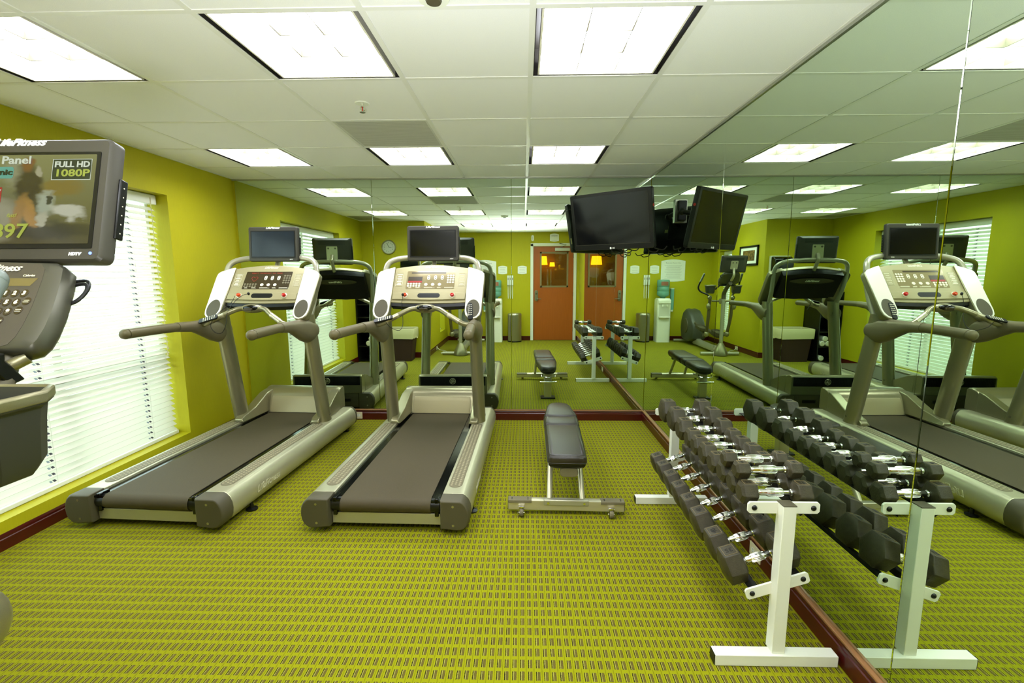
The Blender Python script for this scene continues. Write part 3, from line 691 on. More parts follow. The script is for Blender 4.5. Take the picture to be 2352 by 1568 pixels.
    for k in range(3):
        x = -.018+.057*k
        b = MB(); b.prism(rrect(.024, .042, .0115, 6, x, .345), con(0, 0, F+.0006), (1, 0, 0), S_AX, N_AX, .002); b.mi = 1; b.prism(ellipse(.005, .004, 8, x, .355), con(0, 0, F+.0024), (1, 0, 0), S_AX, N_AX, .0006); b.prism(ellipse(.005, .004, 8, x, .335), con(0, 0, F+.0024), (1, 0, 0), S_AX, N_AX, .0006)
        b.build('speed_button', ['print', 'overlay'], fc)
        b = MB(); b.prism(ellipse(.0145, .0135, 20, -.036+.057*k, .277), con(0, 0, F+.0006), (1, 0, 0), S_AX, N_AX, .002); b.mi = 1; b.box((0, 0, 0), (0, 0, 0)); b.build('round_button', ['print', 'overlay'], fc)
    b = MB()
    for r in range(4):
        for c in range(3): b.prism(ellipse(.0092, .0085, 14, .145+c*.022, .366-r*.0225), con(0, 0, F+.0006), (1, 0, 0), S_AX, N_AX, .0016)
    b.build('number_keypad', 'pad' if dark else 'print', fc)
    b = MB()
    for r in range(2):
        for c in range(5): b.prism(ellipse(.0092, .0085, 14, -.185+c*.0235, .283-r*.0205), con(0, 0, F+.0006), (1, 0, 0), S_AX, N_AX, .0016)
    b.build('workout_keypad', 'pad' if dark else 'print', fc)
    b = MB()
    b.text('LifeFitness', .028, fm(0, .450), .45, .0008, .0006)
    for x0, w_ in ((-.18, .03), (-.12, .045), (-.05, .10), (.06, .04), (.12, .10)): b.box((0, 0, 0), (0, 0, 0)); b.prism([(x0, .242), (x0+w_*.9, .242), (x0+w_*.9, .245), (x0, .245)], con(0, 0, F+.0005), (1, 0, 0), S_AX, N_AX, .0008); b.prism([(x0, .249), (x0+w_*.7, .249), (x0+w_*.7, .2512), (x0, .2512)], con(0, 0, F+.0005), (1, 0, 0), S_AX, N_AX, .0008)
    b.build('console_print', 'print', fc, smooth=0)
    for s in (-1, 1):
        b = MB(); cx = s*.262; P4 = [(cx-.028, .26), (cx+.028, .26), (cx+.028, .385), (cx-.028, .385)]
        b.tube([con(a, c, F+.0006) for a, c in P4], .0009, n=4, sub=1, closed=True)
        for i, c in enumerate((.372, .352, .335, .318, .302, .285, .272)):
            ww = .02-.006*(i % 2)
            b.prism([(cx-ww, c), (cx+ww, c), (cx+ww, c+(.008 if s < 0 else .003)), (cx-ww, c+(.008 if s < 0 else .003))], con(0, 0, F+.0003), (1, 0, 0), S_AX, N_AX, .0006)
        b.build('side_print', 'print', fc, smooth=0)
    # ledge with slot and buttons
    b = MB(); b.prism([(-.30, .13)]+[(-.30+.6*k/10, .19+.012*math.sin(PI*k/10)) for k in range(11)]+[(.30, .13), (0, .122)], con(0, 0, F-.001), (1, 0, 0), S_AX, N_AX, .010); lg = b.build('console_ledge', 'face', t, bevel=.003)
    b = MB(); b.prism(rrect(.185, .044, .0215, 7, .0, .165), con(0, 0, F+.008), (1, 0, 0), S_AX, N_AX, .002); b.build('accessory_slot', 'black', lg, bevel=.001)
    for x, m_, nm in ((-.195, 'orange', 'safety_key'), (.195, 'red', 'stop_button')):
        b = MB(); b.lathe([(0, 0), (.0225, 0), (.0225, .004), (.018, .006), (0, .006)], (0, 0, 0), 24); b.bm.transform(frame(con(x, .165, F+.008), (1, 0, 0), S_AX)); b.build('button_collar', 'champagne', lg)
        b = MB(); b.lathe([(0, 0), (.0155, 0), (.0165, .012), (.012, .019), (.007, .016), (0, .016)], (0, 0, 0), 22); b.bm.transform(frame(con(x, .165, F+.012), (1, 0, 0), S_AX)); b.build(nm, m_, lg)
    b = MB(); b.rings([[con(x, .118-.012*(1-(x/.31)**2), -.02), con(x, .118-.012*(1-(x/.31)**2), -.085), con(x, .085-.012*(1-(x/.31)**2), -.085), con(x, .083-.014*(1-(x/.31)**2), -.03)] for x in [-.305+.61*k/10 for k in range(11)]]); b.build('console_lip', 'black', t)
    UP[0] = 0
    # back shell with lettering (seen in the mirrors)
    b = MB(); b.rings([[con(x, .482+.03*math.sin(PI*(x+.33)/.66), -.045), con(x, .462+.03*math.sin(PI*(x+.33)/.66), -.12+.015*abs(x)), con(x, .17, -.125), con(x, .12, -.045)] for x in [-.33+.66*k/12 for k in range(13)]]); bs = b.build('back_shell', 'black', t)
    fb = frame(con(0, .40, -.1275), (-1, 0, 0), S_AX)
    b = MB(); b.bm.from_mesh(bpy.data.meshes.new('e')); b.prism(ellipse(.24, .036, 32), fb.translation, (-1, 0, 0), S_AX, -N_AX, .004); b.build('name_band', 'darkgrey', bs)
    b = MB(); b.text('LifeFitness', .036, frame(con(0, .40, -.1325), (-1, 0, 0), S_AX), .45, .0008, .0008); b.build('back_lettering', 'print', bs, smooth=0)
    # tube frame over the console
    pts = []
    for s in (-1, 1):
        side = [Vector((s*.378, 1.375, 1.14)), Vector((s*.388, 1.44, 1.28)), Vector((s*.398, 1.475, 1.42)), Vector((s*.398, 1.495, 1.53)), Vector((s*.372, 1.525, 1.595)), Vector((s*.30, 1.56, 1.628)), Vector((s*.17, 1.585, 1.642))]
        pts = pts+side if s < 0 else pts+[Vector((0, 1.592, 1.646))]+side[::-1]
    b = MB(); b.tube(pts, .0232, n=16); b.build('tube_frame', 'silver', t)
    # monitor
    tv = bpy.data.objects.new('monitor', None)
    TVC = Vector((0, 1.545, 1.757))
    tilt = math.radians(-4)
    mm = Matrix.Translation(TVC) @ Euler((tilt, 0, 0)).to_matrix().to_4x4()
    monitor(t, mm, 'screenblue' if dark else 'screen')
    b = MB(); b.prism(rrect(.125, .17, .015, 4, 0, -.02), mm @ Vector((0, .056, 0)), (1, 0, 0), (0, 0, 1), (0, 1, 0), .006); pl = b.build('mount_plate', 'champagne', t, bevel=.002)
    b = MB()
    for x in (-.038, .038): b.cyl(mm @ Vector((x, .06, .035)), mm @ Vector((x, .066, .035)), .010, n=14)
    b.build('mount_screw', 'darksteel', pl)
    b = MB(); b.tube([mm @ Vector((0, .065, -.04)), mm @ Vector((0, .085, -.08)), Vector((0, 1.63, 1.645)), Vector((0, 1.60, 1.60)), Vector((0, 1.56, 1.53))], .019, n=12); b.build('mount_arm', 'champagne', t)
    return t
def monitor(t, mm, screen):
    """15 inch attachable television; screen faces local -y"""
    def loc(*p): return mm @ Vector(p)
    W2, H2 = .2205, .147
    def ring(w_, h_, r, y, arch=0, dz=0):
        pts = rrect(2*w_, 2*h_, r, 5)
        return [loc(a, y, c+dz+(arch*(1-(a/w_)**2) if c > 0 else 0)) for a, c in pts]
    b = MB(); b.rings([ring(W2-.006, H2-.006, .012, .0, .006), ring(W2, H2, .016, .008, .006), ring(W2, H2, .016, .036, .006), ring(W2-.03, H2-.02, .016, .058)]); bd = b.build('monitor_case', 'tvgrey', t)
    b = MB(); b.rings([ring(W2-.022, H2-.032, .003, -.0014, 0, -.002), ring(W2-.022, H2-.032, .003, .006, 0, -.002)]); b.build('screen_surround', 'black', bd, smooth=0)
    b = MB(); b.rings([ring(W2-.031, H2-.041, .002, -.0022, 0, .0), ring(W2-.031, H2-.041, .002, .0, 0, .0)]); sc = b.build('screen', screen, bd, smooth=0)
    F_ = frame(loc(0, -.0006, H2-.010), mm.to_3x3() @ Vector((1, 0, 0)), mm.to_3x3() @ Vector((0, 0, 1)))
    b = MB(); b.text('LifeFitness', .023, F_, .45, .0006, .0007, width=.125)
    F_ = frame(loc(.160, -.0006, -H2+.017), mm.to_3x3() @ Vector((1, 0, 0)), mm.to_3x3() @ Vector((0, 0, 1))); b.text('HDTV', .0095, F_, .2, .0006, .0005, width=.03); b.build('bezel_lettering', 'printw', bd, smooth=0)
    b = MB()
    for k in range(4): b.box((-.15, .0575, .075+k*.011), (.15, .0595, .079+k*.011))
    b.bm.transform(mm); b.build('vent_slots', 'black', bd, smooth=0)
    b = MB(); b.box((W2-.001, .026, -.085), (W2+.006, .048, .06)); b.bm.transform(mm); sb = b.build('side_buttons', 'black', bd, bevel=.003)
    b = MB()
    for k in range(6): b.cyl((W2+.0055, .037, -.07+k*.022), (W2+.0065, .037, -.07+k*.022), .0015, n=8)
    b.bm.transform(mm); b.build('button', 'print', sb)
    return bd, sc
T1 = make_treadmill('treadmill by the window, with a dark blue-grey screen and an earphone wire on its console', math.radians(-3.0), (-2.232, 2.56, 0), True)
T2 = make_treadmill('middle treadmill, beside the weight bench, with shiny reflections on its console', math.radians(-1.2), (-.803, 2.55, 0), False)

# remote controls and earphone wires
def remote(label, loc, rot):
    t = thing('remote_control', label, 'remote control', loc, 0, 'remote controls on the treadmills'); t.rotation_euler = rot
    b = MB(); b.prism(rrect(.042, .15, .012), (0, 0, 0), (1, 0, 0), (0, 1, 0), (0, 0, 1), .014); b.build('case', 'black', t, bevel=.003)
    b = MB()
    for r in range(6):
        for c in range(3): b.prism(ellipse(.0045, .004, 10, -.012+c*.012, .055-r*.018), (0, 0, .0135), (1, 0, 0), (0, 1, 0), (0, 0, 1), .002)
    b.build('keypad', 'print', t)
    return t

def in_treadmill(t, p):
    a = t.rotation_euler[2]; x, y, z = p
    return Vector((t.location[0]+x*math.cos(a)-y*math.sin(a), t.location[1]+x*math.sin(a)+y*math.cos(a), z))
def place_remote(t, label, p, ax, ay):
    r = remote(label, (0, 0, 0), (0, 0, 0)); m = frame((0, 0, 0), ax, ay)
    r.rotation_euler = (Matrix.Rotation(t.rotation_euler[2], 4, 'Z') @ m).to_euler(); r.location = in_treadmill(t, p)
ayr = Vector((.93, .10, .27)).normalized(); axr = Vector((0, -.62, -.78)); axr = (axr-ayr*axr.dot(ayr)).normalized()
place_remote(T1, 'black remote control clipped to the left arm of the treadmill by the window', (-.29, 1.075, 1.150), axr, ayr)
ayr = Vector((.95, .05, .22)).normalized(); axr = Vector((0, -.80, -.60)); axr = (axr-ayr*axr.dot(ayr)).normalized()
place_remote(T2, 'black remote control clipped to the left arm of the middle treadmill', (-.30, 1.075, 1.148), axr, ayr)
place_remote(T2, 'black remote control standing in the right cup holder of the middle treadmill', tuple(con(.352, .055, -.004)), Vector((1, 0, .12)), (S_AX+Vector((-.12, 0, 0))).normalized())
for t, l, pts in ((T1, 'thin black earphone cord hanging from the console of the treadmill by the window', [(-.07, 1.262, 1.345), (-.11, 1.22, 1.325), (-.15, 1.18, 1.27), (-.165, 1.12, 1.20), (-.16, 1.09, 1.12), (-.19, 1.08, 1.05), (-.235, 1.07, 1.045), (-.275, 1.07, 1.10), (-.24, 1.09, 1.18), (-.20, 1.22, 1.27), (-.195, 1.272, 1.325)]),
                  (T2, 'thin black earphone cord hanging from the orange key of the middle treadmill', [(-.195, 1.262, 1.335), (-.198, 1.24, 1.27), (-.20, 1.235, 1.22), (-.19, 1.22, 1.15), (-.183, 1.18, 1.09), (-.20, 1.13, 1.06), (-.25, 1.08, 1.09), (-.28, 1.07, 1.13)])):
    r = thing('earphone_cord', l, 'earphone cord', in_treadmill(t, pts[0]), 0, 'earphone cords')
    b = MB(); b.tube([in_treadmill(t, p)-r.location for p in pts], .0021, n=6); b.build('wire', 'cable', r)
    b = MB(); q = in_treadmill(t, pts[0])-r.location; b.ball(q, .011, (1, .8, 1.2), n=12); b.build('plug', 'black', r)

# ---------------------------------------------------------------- dumbbell rack and dumbbells
RX = .982
rk = thing('dumbbell_rack', 'white two tier dumbbell rack standing along the mirrored right wall', 'weight rack', (0, 0, 0))
def rack_end(y0, brk, cap_s):
    b = MB(); b.box((.739, y0-.012, 0), (1.205, y0+.036, .045)); f = b.build('foot', 'whitesteel', rk, bevel=.002)
    b = MB(); b.box((.736, y0-.010, .002), (.7395, y0+.034, .043)); b.build('end_cap', 'black', f)
    b = MB(); b.box((.958, y0, .045), (1.007, y0+.049, .644)); p = b.build('post', 'whitesteel', rk, bevel=.002)
    b = MB(); b.box((.9575, y0-.0005, .644), (1.0075, y0+.0495, .648)); b.build('end_cap', 'darkgrey', p, bevel=.001)
    for z, a, x0, x1 in ((.6205, 0, -.134, .134), (.2995, math.radians(18.6), -.124, .124)):
        ax = Vector((math.cos(a), 0, math.sin(a))); az = Vector((-math.sin(a), 0, math.cos(a)))
        b = MB(); b.prism([(x0+.008, -.0225), (x1-.008, -.0225), (x1, -.0145), (x1, .0145), (x1-.008, .0225), (x0+.008, .0225), (x0, .0145), (x0, -.0145)], (RX, brk, z), ax, az, (0, 1, 0), .009); br = b.build('bracket', 'whitesteel', rk, bevel=.001)
        for x in (x0+.024, x1-.024):
            c = Vector((RX, brk, z))+ax*x
            b = MB(); q = b.ball(c+Vector((0, cap_s*.0045+.0045, 0)), .0105, (1, .75, 1), n=14); b.build('bolt', 'black', br)
rack_end(1.665, 1.705, -1); rack_end(2.965, 2.966, 1)
for tier, z, a in ((0, .6150, 0), (1, .306, math.radians(18.6))):
    ax = Vector((math.cos(a), 0, math.sin(a))); az = Vector((-math.sin(a), 0, math.cos(a)))
    for x in (-.085, .085):
        c = Vector((RX, 0, z))+ax*x
        def pt(u, v): return c+ax*u+az*v
        sg = 1 if x > 0 else -1
        prof = [(-.018*sg, -.003), (.018*sg, -.003), (.018*sg, .0), (-.015*sg, .0), (-.015*sg, -.030), (-.018*sg, -.030)]
        b = MB(); b.rings([[pt(u, v)+Vector((0, yy, 0)) for u, v in prof] for yy in (1.714, 2.966)]); b.build('rail', 'blackrail', rk, smooth=0)

def make_dumbbell(r, num, rot, painted=False):
    """local axis X, flat side up"""
    t = thing('dumbbell', None, 'dumbbell')
    hl = .066+.8*(r-.045); R0 = r/math.cos(PI/6)
    def hexr(rad, x): return [Vector((x, rad*math.cos(PI/3*k), rad*math.sin(PI/3*k))) for k in range(6)]
    for s in (-1, 1):
        c = s*.102
        b = MB(); b.rings([hexr(R0*.62, c-s*hl*.52), hexr(R0*.97, c-s*hl*.40), hexr(R0, c-s*hl*.34), hexr(R0, c+s*hl*.34), hexr(R0*.97, c+s*hl*.40), hexr(R0*.66, c+s*hl*.54)])
        h = b.build('head', 'rubber', t, bevel=.0025, smooth=30)
        b = MB(); sz = min(.032, r*.62)
        fr = frame((c, 0, r+.0002), (math.cos(rot), math.sin(rot), 0), (-math.sin(rot), math.cos(rot), 0))
        b.text(str(num), sz, fr, 0, .0006, .0006); b.build('number', 'numberdark', h, smooth=0)
        b = MB(); q = [Vector((c+u*hl*.30, v*r*.46, r+.0004)) for u, v in ((-1, -1), (1, -1), (1, 1), (-1, 1))]; b.tube(q, .0011, n=5, sub=1, closed=True); b.build('number_border', 'numberpaint', h, smooth=0)
    hw = .102-hl*.5
    pr = [(0, -hw), (.013, -hw), (.0135, -hw+.008), (.0105, -hw+.012), (.0125, -hw+.018), (.0125, -hw*.45), (.0155, -hw*.35), (.0165, 0), (.0155, hw*.35), (.0125, hw*.45), (.0125, hw-.018), (.0105, hw-.012), (.0135, hw-.008), (.013, hw), (0, hw)]
    b = MB(); b.lathe(pr, n=28, axis='X')
    hd = b.build('handle', 'chrome', t)
    b = MB()
    for k in range(18):
        a = 2*PI*k/18; b.tube([Vector((x, rr*math.cos(a), rr*math.sin(a))) for x, rr in ((-hw*.45, .0127), (-hw*.35, .0157), (0, .0167), (hw*.35, .0157), (hw*.45, .0127))], .0009, n=4, sub=1)
    tag(b.build('knurling', 'chrome', hd), kind='stuff')
    return t
ORD = ['nearest the camera', 'second from the near end', 'third from the near end', 'fourth from the near end', 'fifth from the near end', 'sixth from the near end', 'seventh from the near end', 'eighth from the near end', 'ninth from the near end', 'farthest, next to the back mirror']
top = [(1.763, .040, 15, 0), (1.857, .040, 12, PI/2), (1.954, .043, 12, 0), (2.054, .043, 10, PI), (2.158, .0455, 20, PI), (2.264, .044, 20, PI/2), (2.368, .045, 15, 0), (2.485, .054, 25, PI), (2.64, .062, 30, 0), (2.80, .064, 30, PI)]
cache = {}
def place(r, num, rot, loc, tilt, label, group):
    key = (round(r, 4), num, round(rot, 2))
    if key in cache: t = copy_tree(cache[key])
    else: t = make_dumbbell(r, num, rot); cache[key] = t
    t.location = loc; t.rotation_euler = tilt; t['label'] = label; t['group'] = group
    return t
for i, (y, r, num, rot) in enumerate(top):
    place(r, num, rot, (.974+random.uniform(-.004, .004), y, .6152+r), (0, 0, random.uniform(-.02, .02)), 'black hexagonal dumbbell resting on the upper rack tier, %s' % ORD[i], 'dumbbells on the upper tier')
place(.0315, 8, 0, (.966, 1.812, .6955+.0315), (0, 0, .02), 'small dumbbell laid on top of the upper tier, the nearer of two', 'dumbbells on the upper tier')
place(.030, 5, 0, (.960, 1.910, .7015+.0305), (0, 0, -.02), 'small dumbbell marked 5 laid on top of the upper tier, the farther of two', 'dumbbells on the upper tier')
low = [(1.795, .064, 35, PI), (1.945, .063, 40, PI*.5), (2.115, .067, 40, PI*.5), (2.268, .063, 35, PI), (2.416, .063, 35, 0), (2.562, .062, 30, 0), (2.706, .061, 30, 0), (2.846, .059, 25, 0)]
ta = math.radians(18.6)
for i, (y, r, num, rot) in enumerate(low):
    c = Vector((RX-.018, y, .3045))+Vector((-math.sin(ta), 0, math.cos(ta)))*r
    place(r, num, rot, c, (0, -ta, 0), 'large black hexagonal dumbbell on the slanted lower rack tier, %s' % (ORD[i] if i < 7 else ORD[9]), 'dumbbells on the lower tier')

# ---------------------------------------------------------------- weight bench
bn = thing('weight_bench', 'padded black weight bench with silver frame between treadmill and dumbbell rack', 'bench', (.268, 2.80, 0), math.radians(-1.6))
def pad(name, y0, y1, w0, w1, z0=.352, th=.062, rnd=0, slope=0):
    b = MB(); rings = []
    def outline(k):                                              # k inset
        pts = []
        n = 8
        if rnd:
            pts += [(w1-k, y1-rnd), ]+[((w1-k)*math.cos(a), y1-rnd+(rnd-k)*math.sin(a)) for a in [PI/2*j/8 for j in range(1, 8)]]+[(0, y1-k)]+[(-(w1-k)*math.sin(a), y1-rnd+(rnd-k)*math.cos(a)) for a in [PI/2*j/8 for j in range(1, 8)]]+[(-(w1-k), y1-rnd)]
        else:
            r = .018; pts += [(w1-k, y1-r), (w1-k-r*.3, y1-k-r*.3), (w1-k-r, y1-k), (-(w1-k-r), y1-k), (-(w1-k-r*.3), y1-k-r*.3), (-(w1-k), y1-r)]
        r = .03
        pts += [(-(w0-k), y0+r), (-(w0-k)+r*.3, y0+k+r*.3), (-(w0-k)+r, y0+k), ((w0-k)-r, y0+k), ((w0-k)-r*.3, y0+k+r*.3), ((w0-k), y0+r)]
        return pts
    def lvl(k, z): return [Vector((a, c, z+slope*(c-y0))) for a, c in outline(k)]
    b.rings([lvl(.012, z0), lvl(.002, z0+.008), lvl(0, z0+.018), lvl(0, z0+th*.68), lvl(.006, z0+th*.9), lvl(.016, z0+th), lvl(.03, z0+th+.003)])
    p = b.build(name, 'vinyl', bn, smooth=50)
    b = MB(); b.tube([v+Vector((0, 0, 0)) for v in lvl(-.0008, z0+.017)], .0022, n=6, sub=1, closed=True); b.build('piping', 'piping', p)
    b = MB(); b.tube(lvl(.014, z0+th-.001), .0014, n=6, sub=1, closed=True); b.build('seam', 'piping', p)
    b = MB(); b.rings([lvl(.02, z0-.022), lvl(.006, z0-.006), lvl(.006, z0+.004)]); b.build('base_board', 'black', p)
    return p
pad('seat_pad', -.075, .535, .119, .127)
pad('middle_pad', .548, .745, .127, .13)
pad('head_pad', .758, 1.20, .13, .10, rnd=.13, slope=-.035)
b = MB(); b.prism([(.0, .092), (.045, .092), (.058, .086), (.06, .06), (.056, .034), (.04, .028), (0, .028)], (-.362, 0, 0), (0, 1, 0), (0, 0, 1), (1, 0, 0), .722); cb = b.build('front_crossbar', 'champagne', bn, bevel=.003)
for s in (-1, 1):
    b = MB(); b.prism([(-.004, .094), (.045, .095), (.062, .088), (.063, .075), (-.005, .075)], (s*.289-.073, 0, 0), (0, 1, 0), (0, 0, 1), (1, 0, 0), .146); cv = b.build('foot_cover', 'pad', cb, bevel=.003)
    b = MB()
    for dx in (-.05, .05):
        for dy in (.012, .028): b.cyl((s*.289+dx, dy, .0945), (s*.289+dx, dy, .0962), .0045, n=10)
    b.build('screw', 'black', cv)
    b = MB(); b.box((s*.362-.004, .002, .03), (s*.362+.004, .06, .09)); b.build('end_cap', 'pad', cb, bevel=.006)
    x = s*.278
    b = MB(); b.box((x-.019, -.03, .052), (x+.019, .0, .064))
    for d in (-1, 1): b.box((x+d*.017-.0015, -.038, .015), (x+d*.017+.0015, -.008, .06))
    cs = b.build('caster_fork', 'chrome', bn, bevel=.001)
    b = MB(); b.lathe([(0, -.012), (.022, -.012), (.0245, -.006), (.0245, .006), (.022, .012), (0, .012)], (x, -.026, .0245), 22, 'X'); b.build('caster_wheel', 'pad', cs)
    b = MB(); b.cyl((x-.02, -.026, .0245), (x+.02, -.026, .0245), .005, n=10); b.build('axle', 'chrome', cs)
b = MB(); b.box((-.14, -.004, .06), (.14, .03, .099)); mp = b.build('joint_plate', 'silver', bn, bevel=.006)
for s in (-1, 1):
    b = MB(); b.cyl((s*.112, -.005, .08), (s*.112, -.009, .08), .008, n=12); b.build('bolt', 'chrome', mp)
    b = MB(); b.tube([(s*.103, .035, .085), (s*.098, .13, .20), (s*.09, .23, .332)], .018, n=16, sub=3); b.build('support_tube', 'champagne', bn)
b = MB(); b.prism(rrect(.112, .058, .027, 7), (.012, -.055, .302), (1, 0, 0), (0, 0, 1), (0, 1, 0), .03); b.build('carriage_cap', 'pad', bn, bevel=.004)
b = MB(); b.box((-.022, -.03, .290), (.046, 1.08, .335)); b.build('seat_beam', 'black', bn, bevel=.004)
b = MB(); b.box((-.043, 1.03, .012), (.043, 1.10, .335)); b.build('rear_post', 'champagne', bn, bevel=.004)
b = MB(); b.box((-.086, 1.01, 0), (.086, 1.13, .016)); b.build('rear_foot', 'black', bn, bevel=.004)
b = MB(); b.cyl((-.10, 1.15, .215), (.10, 1.15, .215), .013, n=14); b.tube([(-.05, 1.10, .20), (-.05, 1.15, .215)], .009, n=8, sub=1); b.tube([(.05, 1.10, .20), (.05, 1.15, .215)], .009, n=8, sub=1); b.build('lift_handle', 'chrome', bn)
b = MB(); b.tube([(.07, 1.12, .30), (.075, 1.17, .285), (.0, 1.19, .28), (-.075, 1.17, .285), (-.07, 1.12, .30)], .006, n=8); b.build('adjusting_loop', 'chrome', bn)
b = MB(); b.box((-.05, .95, .25), (.05, 1.09, .34)); b.build('pivot_bracket', 'silver', bn, bevel=.005)

# ---------------------------------------------------------------- hanging television
tvt = thing('television', 'large black flat screen television hanging in the corner on a wall arm', 'television', (.759, 4.279, 1.954))
ax = Vector((.774, -.633, 0)).normalized(); az = Vector((-.055, -.085, .475)).normalized(); an = az.cross(ax).normalized()*1
if an.y < 0: an = -an                                            # an points to the back
az = (an.cross(ax)); az = az if az.z > 0 else -az
MT = Matrix((ax, an, az)).transposed().to_4x4()
def tvr(w_, h_, r, y, dz=0): return [Vector((a, y, c+dz)) for a, c in rrect(2*w_, 2*h_, r, 5)]
W2, H2 = .395, .247
def arch(ring, k, h0): return [Vector((v.x, v.y, v.z-(k*(1-(v.x/W2)**2) if v.z < h0 else 0))) for v in ring]
b = MB(); b.rings([arch(tvr(W2-.004, H2-.004, .012, 0), .028, 0), arch(tvr(W2, H2, .014, .006), .03, 0), arch(tvr(W2, H2, .014, .04), .034, 0), arch(tvr(W2-.05, H2-.03, .03, .075), .03, 0), arch(tvr(W2-.12, H2-.07, .03, .10), .02, 0)])
b.bm.transform(MT); cs = b.build('television_case', 'black', tvt)
b = MB(); b.rings([tvr(W2-.034, H2-.038, .004, -.001, .012), tvr(W2-.034, H2-.038, .004, .004, .012)]); b.bm.transform(MT); b.build('screen', mat('tv_screen', (12, 13, 13), .12), cs, smooth=0)
b = MB(); b.box((-W2+.02, -.0022, -H2+.046), (W2-.03, 0, -H2+.0475)); b.bm.transform(MT); b.build('bezel_line', 'darksteel', cs, smooth=0)
b = MB(); b.text('LG', .018, frame((.014, -.0014, -H2+.012), (1, 0, 0), (0, 0, 1)), 0, .0004, .0007)
b.prism(ellipse(.0095, .0095, 20, -.014, -H2+.012), (0, -.0018, 0), (1, 0, 0), (0, 0, 1), (0, 1, 0), .001); b.bm.transform(MT); b.build('brand_mark', 'printw', cs, smooth=0)
b = MB(); b.box((-.006, -.0024, -H2+.0125), (-.001+-.0125, -.0016, -H2+.0145)); b.bm.transform(MT); b.build('mark_cut', 'black', cs, smooth=0)
b = MB(); b.box((-W2-.014, .03, -.215), (-W2+.03, .062, .185)); b.bm.transform(MT); sb = b.build('side_panel', 'black', tvt, bevel=.006)
b = MB(); b.box((-W2-.0155, .038, -.17), (-W2-.014, .052, -.11)); b.bm.transform(MT); b.build('side_label', 'sticker', sb, smooth=0)
b = MB(); b.box((.05, .10, .0), (.115, .102, .03)); b.box((.05, .10, -.045), (.15, .102, -.012)); b.bm.transform(MT); b.build('rating_label', 'sticker', cs, smooth=0)
b = MB(); b.cyl((W2+.0, .02, .10), (W2+.0018, .02, .10), .012, n=14); b.bm.transform(MT); b.build('red_sticker', 'redsticker', cs)
b = MB(); b.box((-.11, .10, -.12), (.11, .115, .12)); b.bm.transform(MT); b.build('mount_plate', 'black', tvt, bevel=.004)
inv = Matrix.Translation(-Vector((.759, 4.279, 1.954)))
b = MB(); b.box((.885, 4.735, 1.984), (1.005, 4.763, 2.205)); b.bm.transform(inv); b.build('wall_plate', 'alu', tvt, bevel=.003)
b = MB(); b.box((.90, 4.70, 2.0), (.985, 4.738, 2.19)); b.bm.transform(inv); b.build('arm_housing', 'black', tvt, bevel=.01)
wp = inv @ Vector((.945, 4.70, 2.10)); bk = MT @ Vector((0, .115, 0.02)); md = Vector((.235, .27, .11))
b = MB(); b.tube([wp, md], .022, n=12, sub=1); b.tube([md, bk], .022, n=12, sub=1); b.ball(md, .032, n=14); b.build('swing_arm', 'black', tvt)
for k, (x0, s_) in enumerate(((-.05, 1), (.05, 1), (.30, 1))):
    b = MB(); b.tube([MT @ Vector((x0, .06, -.25)), MT @ Vector((x0+.02, .07, -.285)), MT @ Vector((x0+.07, .08, -.295)), MT @ Vector((x0+.10, .07, -.27)), MT @ Vector((x0+.06, .08, -.262)), MT @ Vector((x0+.13, .09, -.28)), MT @ Vector((x0+.17, .08, -.25))], .0045, n=6); b.build('cable', 'cable', tvt)

# ---------------------------------------------------------------- elliptical trainer (left, close to the camera)
EX, EY = -1.17, .80
el = thing('elliptical_trainer', 'grey elliptical trainer with its own monitor and keypad, cut by the left edge', 'exercise machine', (EX, EY, 0))
def E_(x, y, z): return Vector((x-EX, y-EY, z))
mm = Matrix.Translation(E_(-1.174, 1.098, 1.668)) @ Euler((math.radians(-14.5), 0, 0)).to_matrix().to_4x4()
case, scr = monitor(el, mm, 'picture')
# the picture on the screen: price, captions and a rider-like blur
PX = .027                                                       # the broadcast picture sits a little to the right
def sf(x, z): return mm @ Matrix.Translation((x+PX, -.0036, z)) @ Euler((PI/2, 0, 0)).to_matrix().to_4x4()
def plate(x0, z0, x1, z1, y=-.0026): x0, x1 = x0+PX, x1+PX; b.rings([[mm @ Vector((a, y, c)) for a, c in ((x0, z0), (x1, z0), (x1, z1), (x0, z1))], [mm @ Vector((a, y+.0002, c)) for a, c in ((x0, z0), (x1, z0), (x1, z1), (x0, z1))]])
def blob(x, z, rx, rz, rot=0, y=-.0024):
    x += PX; pts = [(x+rx*math.cos(q)*math.cos(rot)-rz*math.sin(q)*math.sin(rot), z+rx*math.cos(q)*math.sin(rot)+rz*math.sin(q)*math.cos(rot)) for q in [2*PI*k/22 for k in range(22)]]
    b.rings([[mm @ Vector((a, y, c)) for a, c in pts], [mm @ Vector((a, y+.0002, c)) for a, c in pts]])
b = MB(); plate(.062, .045, .153, .094, -.0029); b.build('caption_box', 'darkcap', scr, smooth=0)
b = MB(); b.tube([mm @ Vector((a+PX, -.003, c)) for a, c in ((.062, .045), (.153, .045), (.153, .094), (.062, .094))], .0009, n=4, sub=1, closed=True); b.build('caption_outline', 'whitecap', scr, smooth=0)
for tx, sz, p_, sh_, wd in (('FULL HD', .0195, (.108, .081), 0, .082), ('Panel', .026, (-.025, .092), 0, .068), ('ES', .010, (-.064, -.0), .1, None), ('TV', .018, (-.066, .015), .1, None)):
    b = MB(); b.text(tx, sz, sf(*p_), sh_, .0004, .0005, width=wd); b.build('white_caption', 'whitecap', scr, smooth=0)
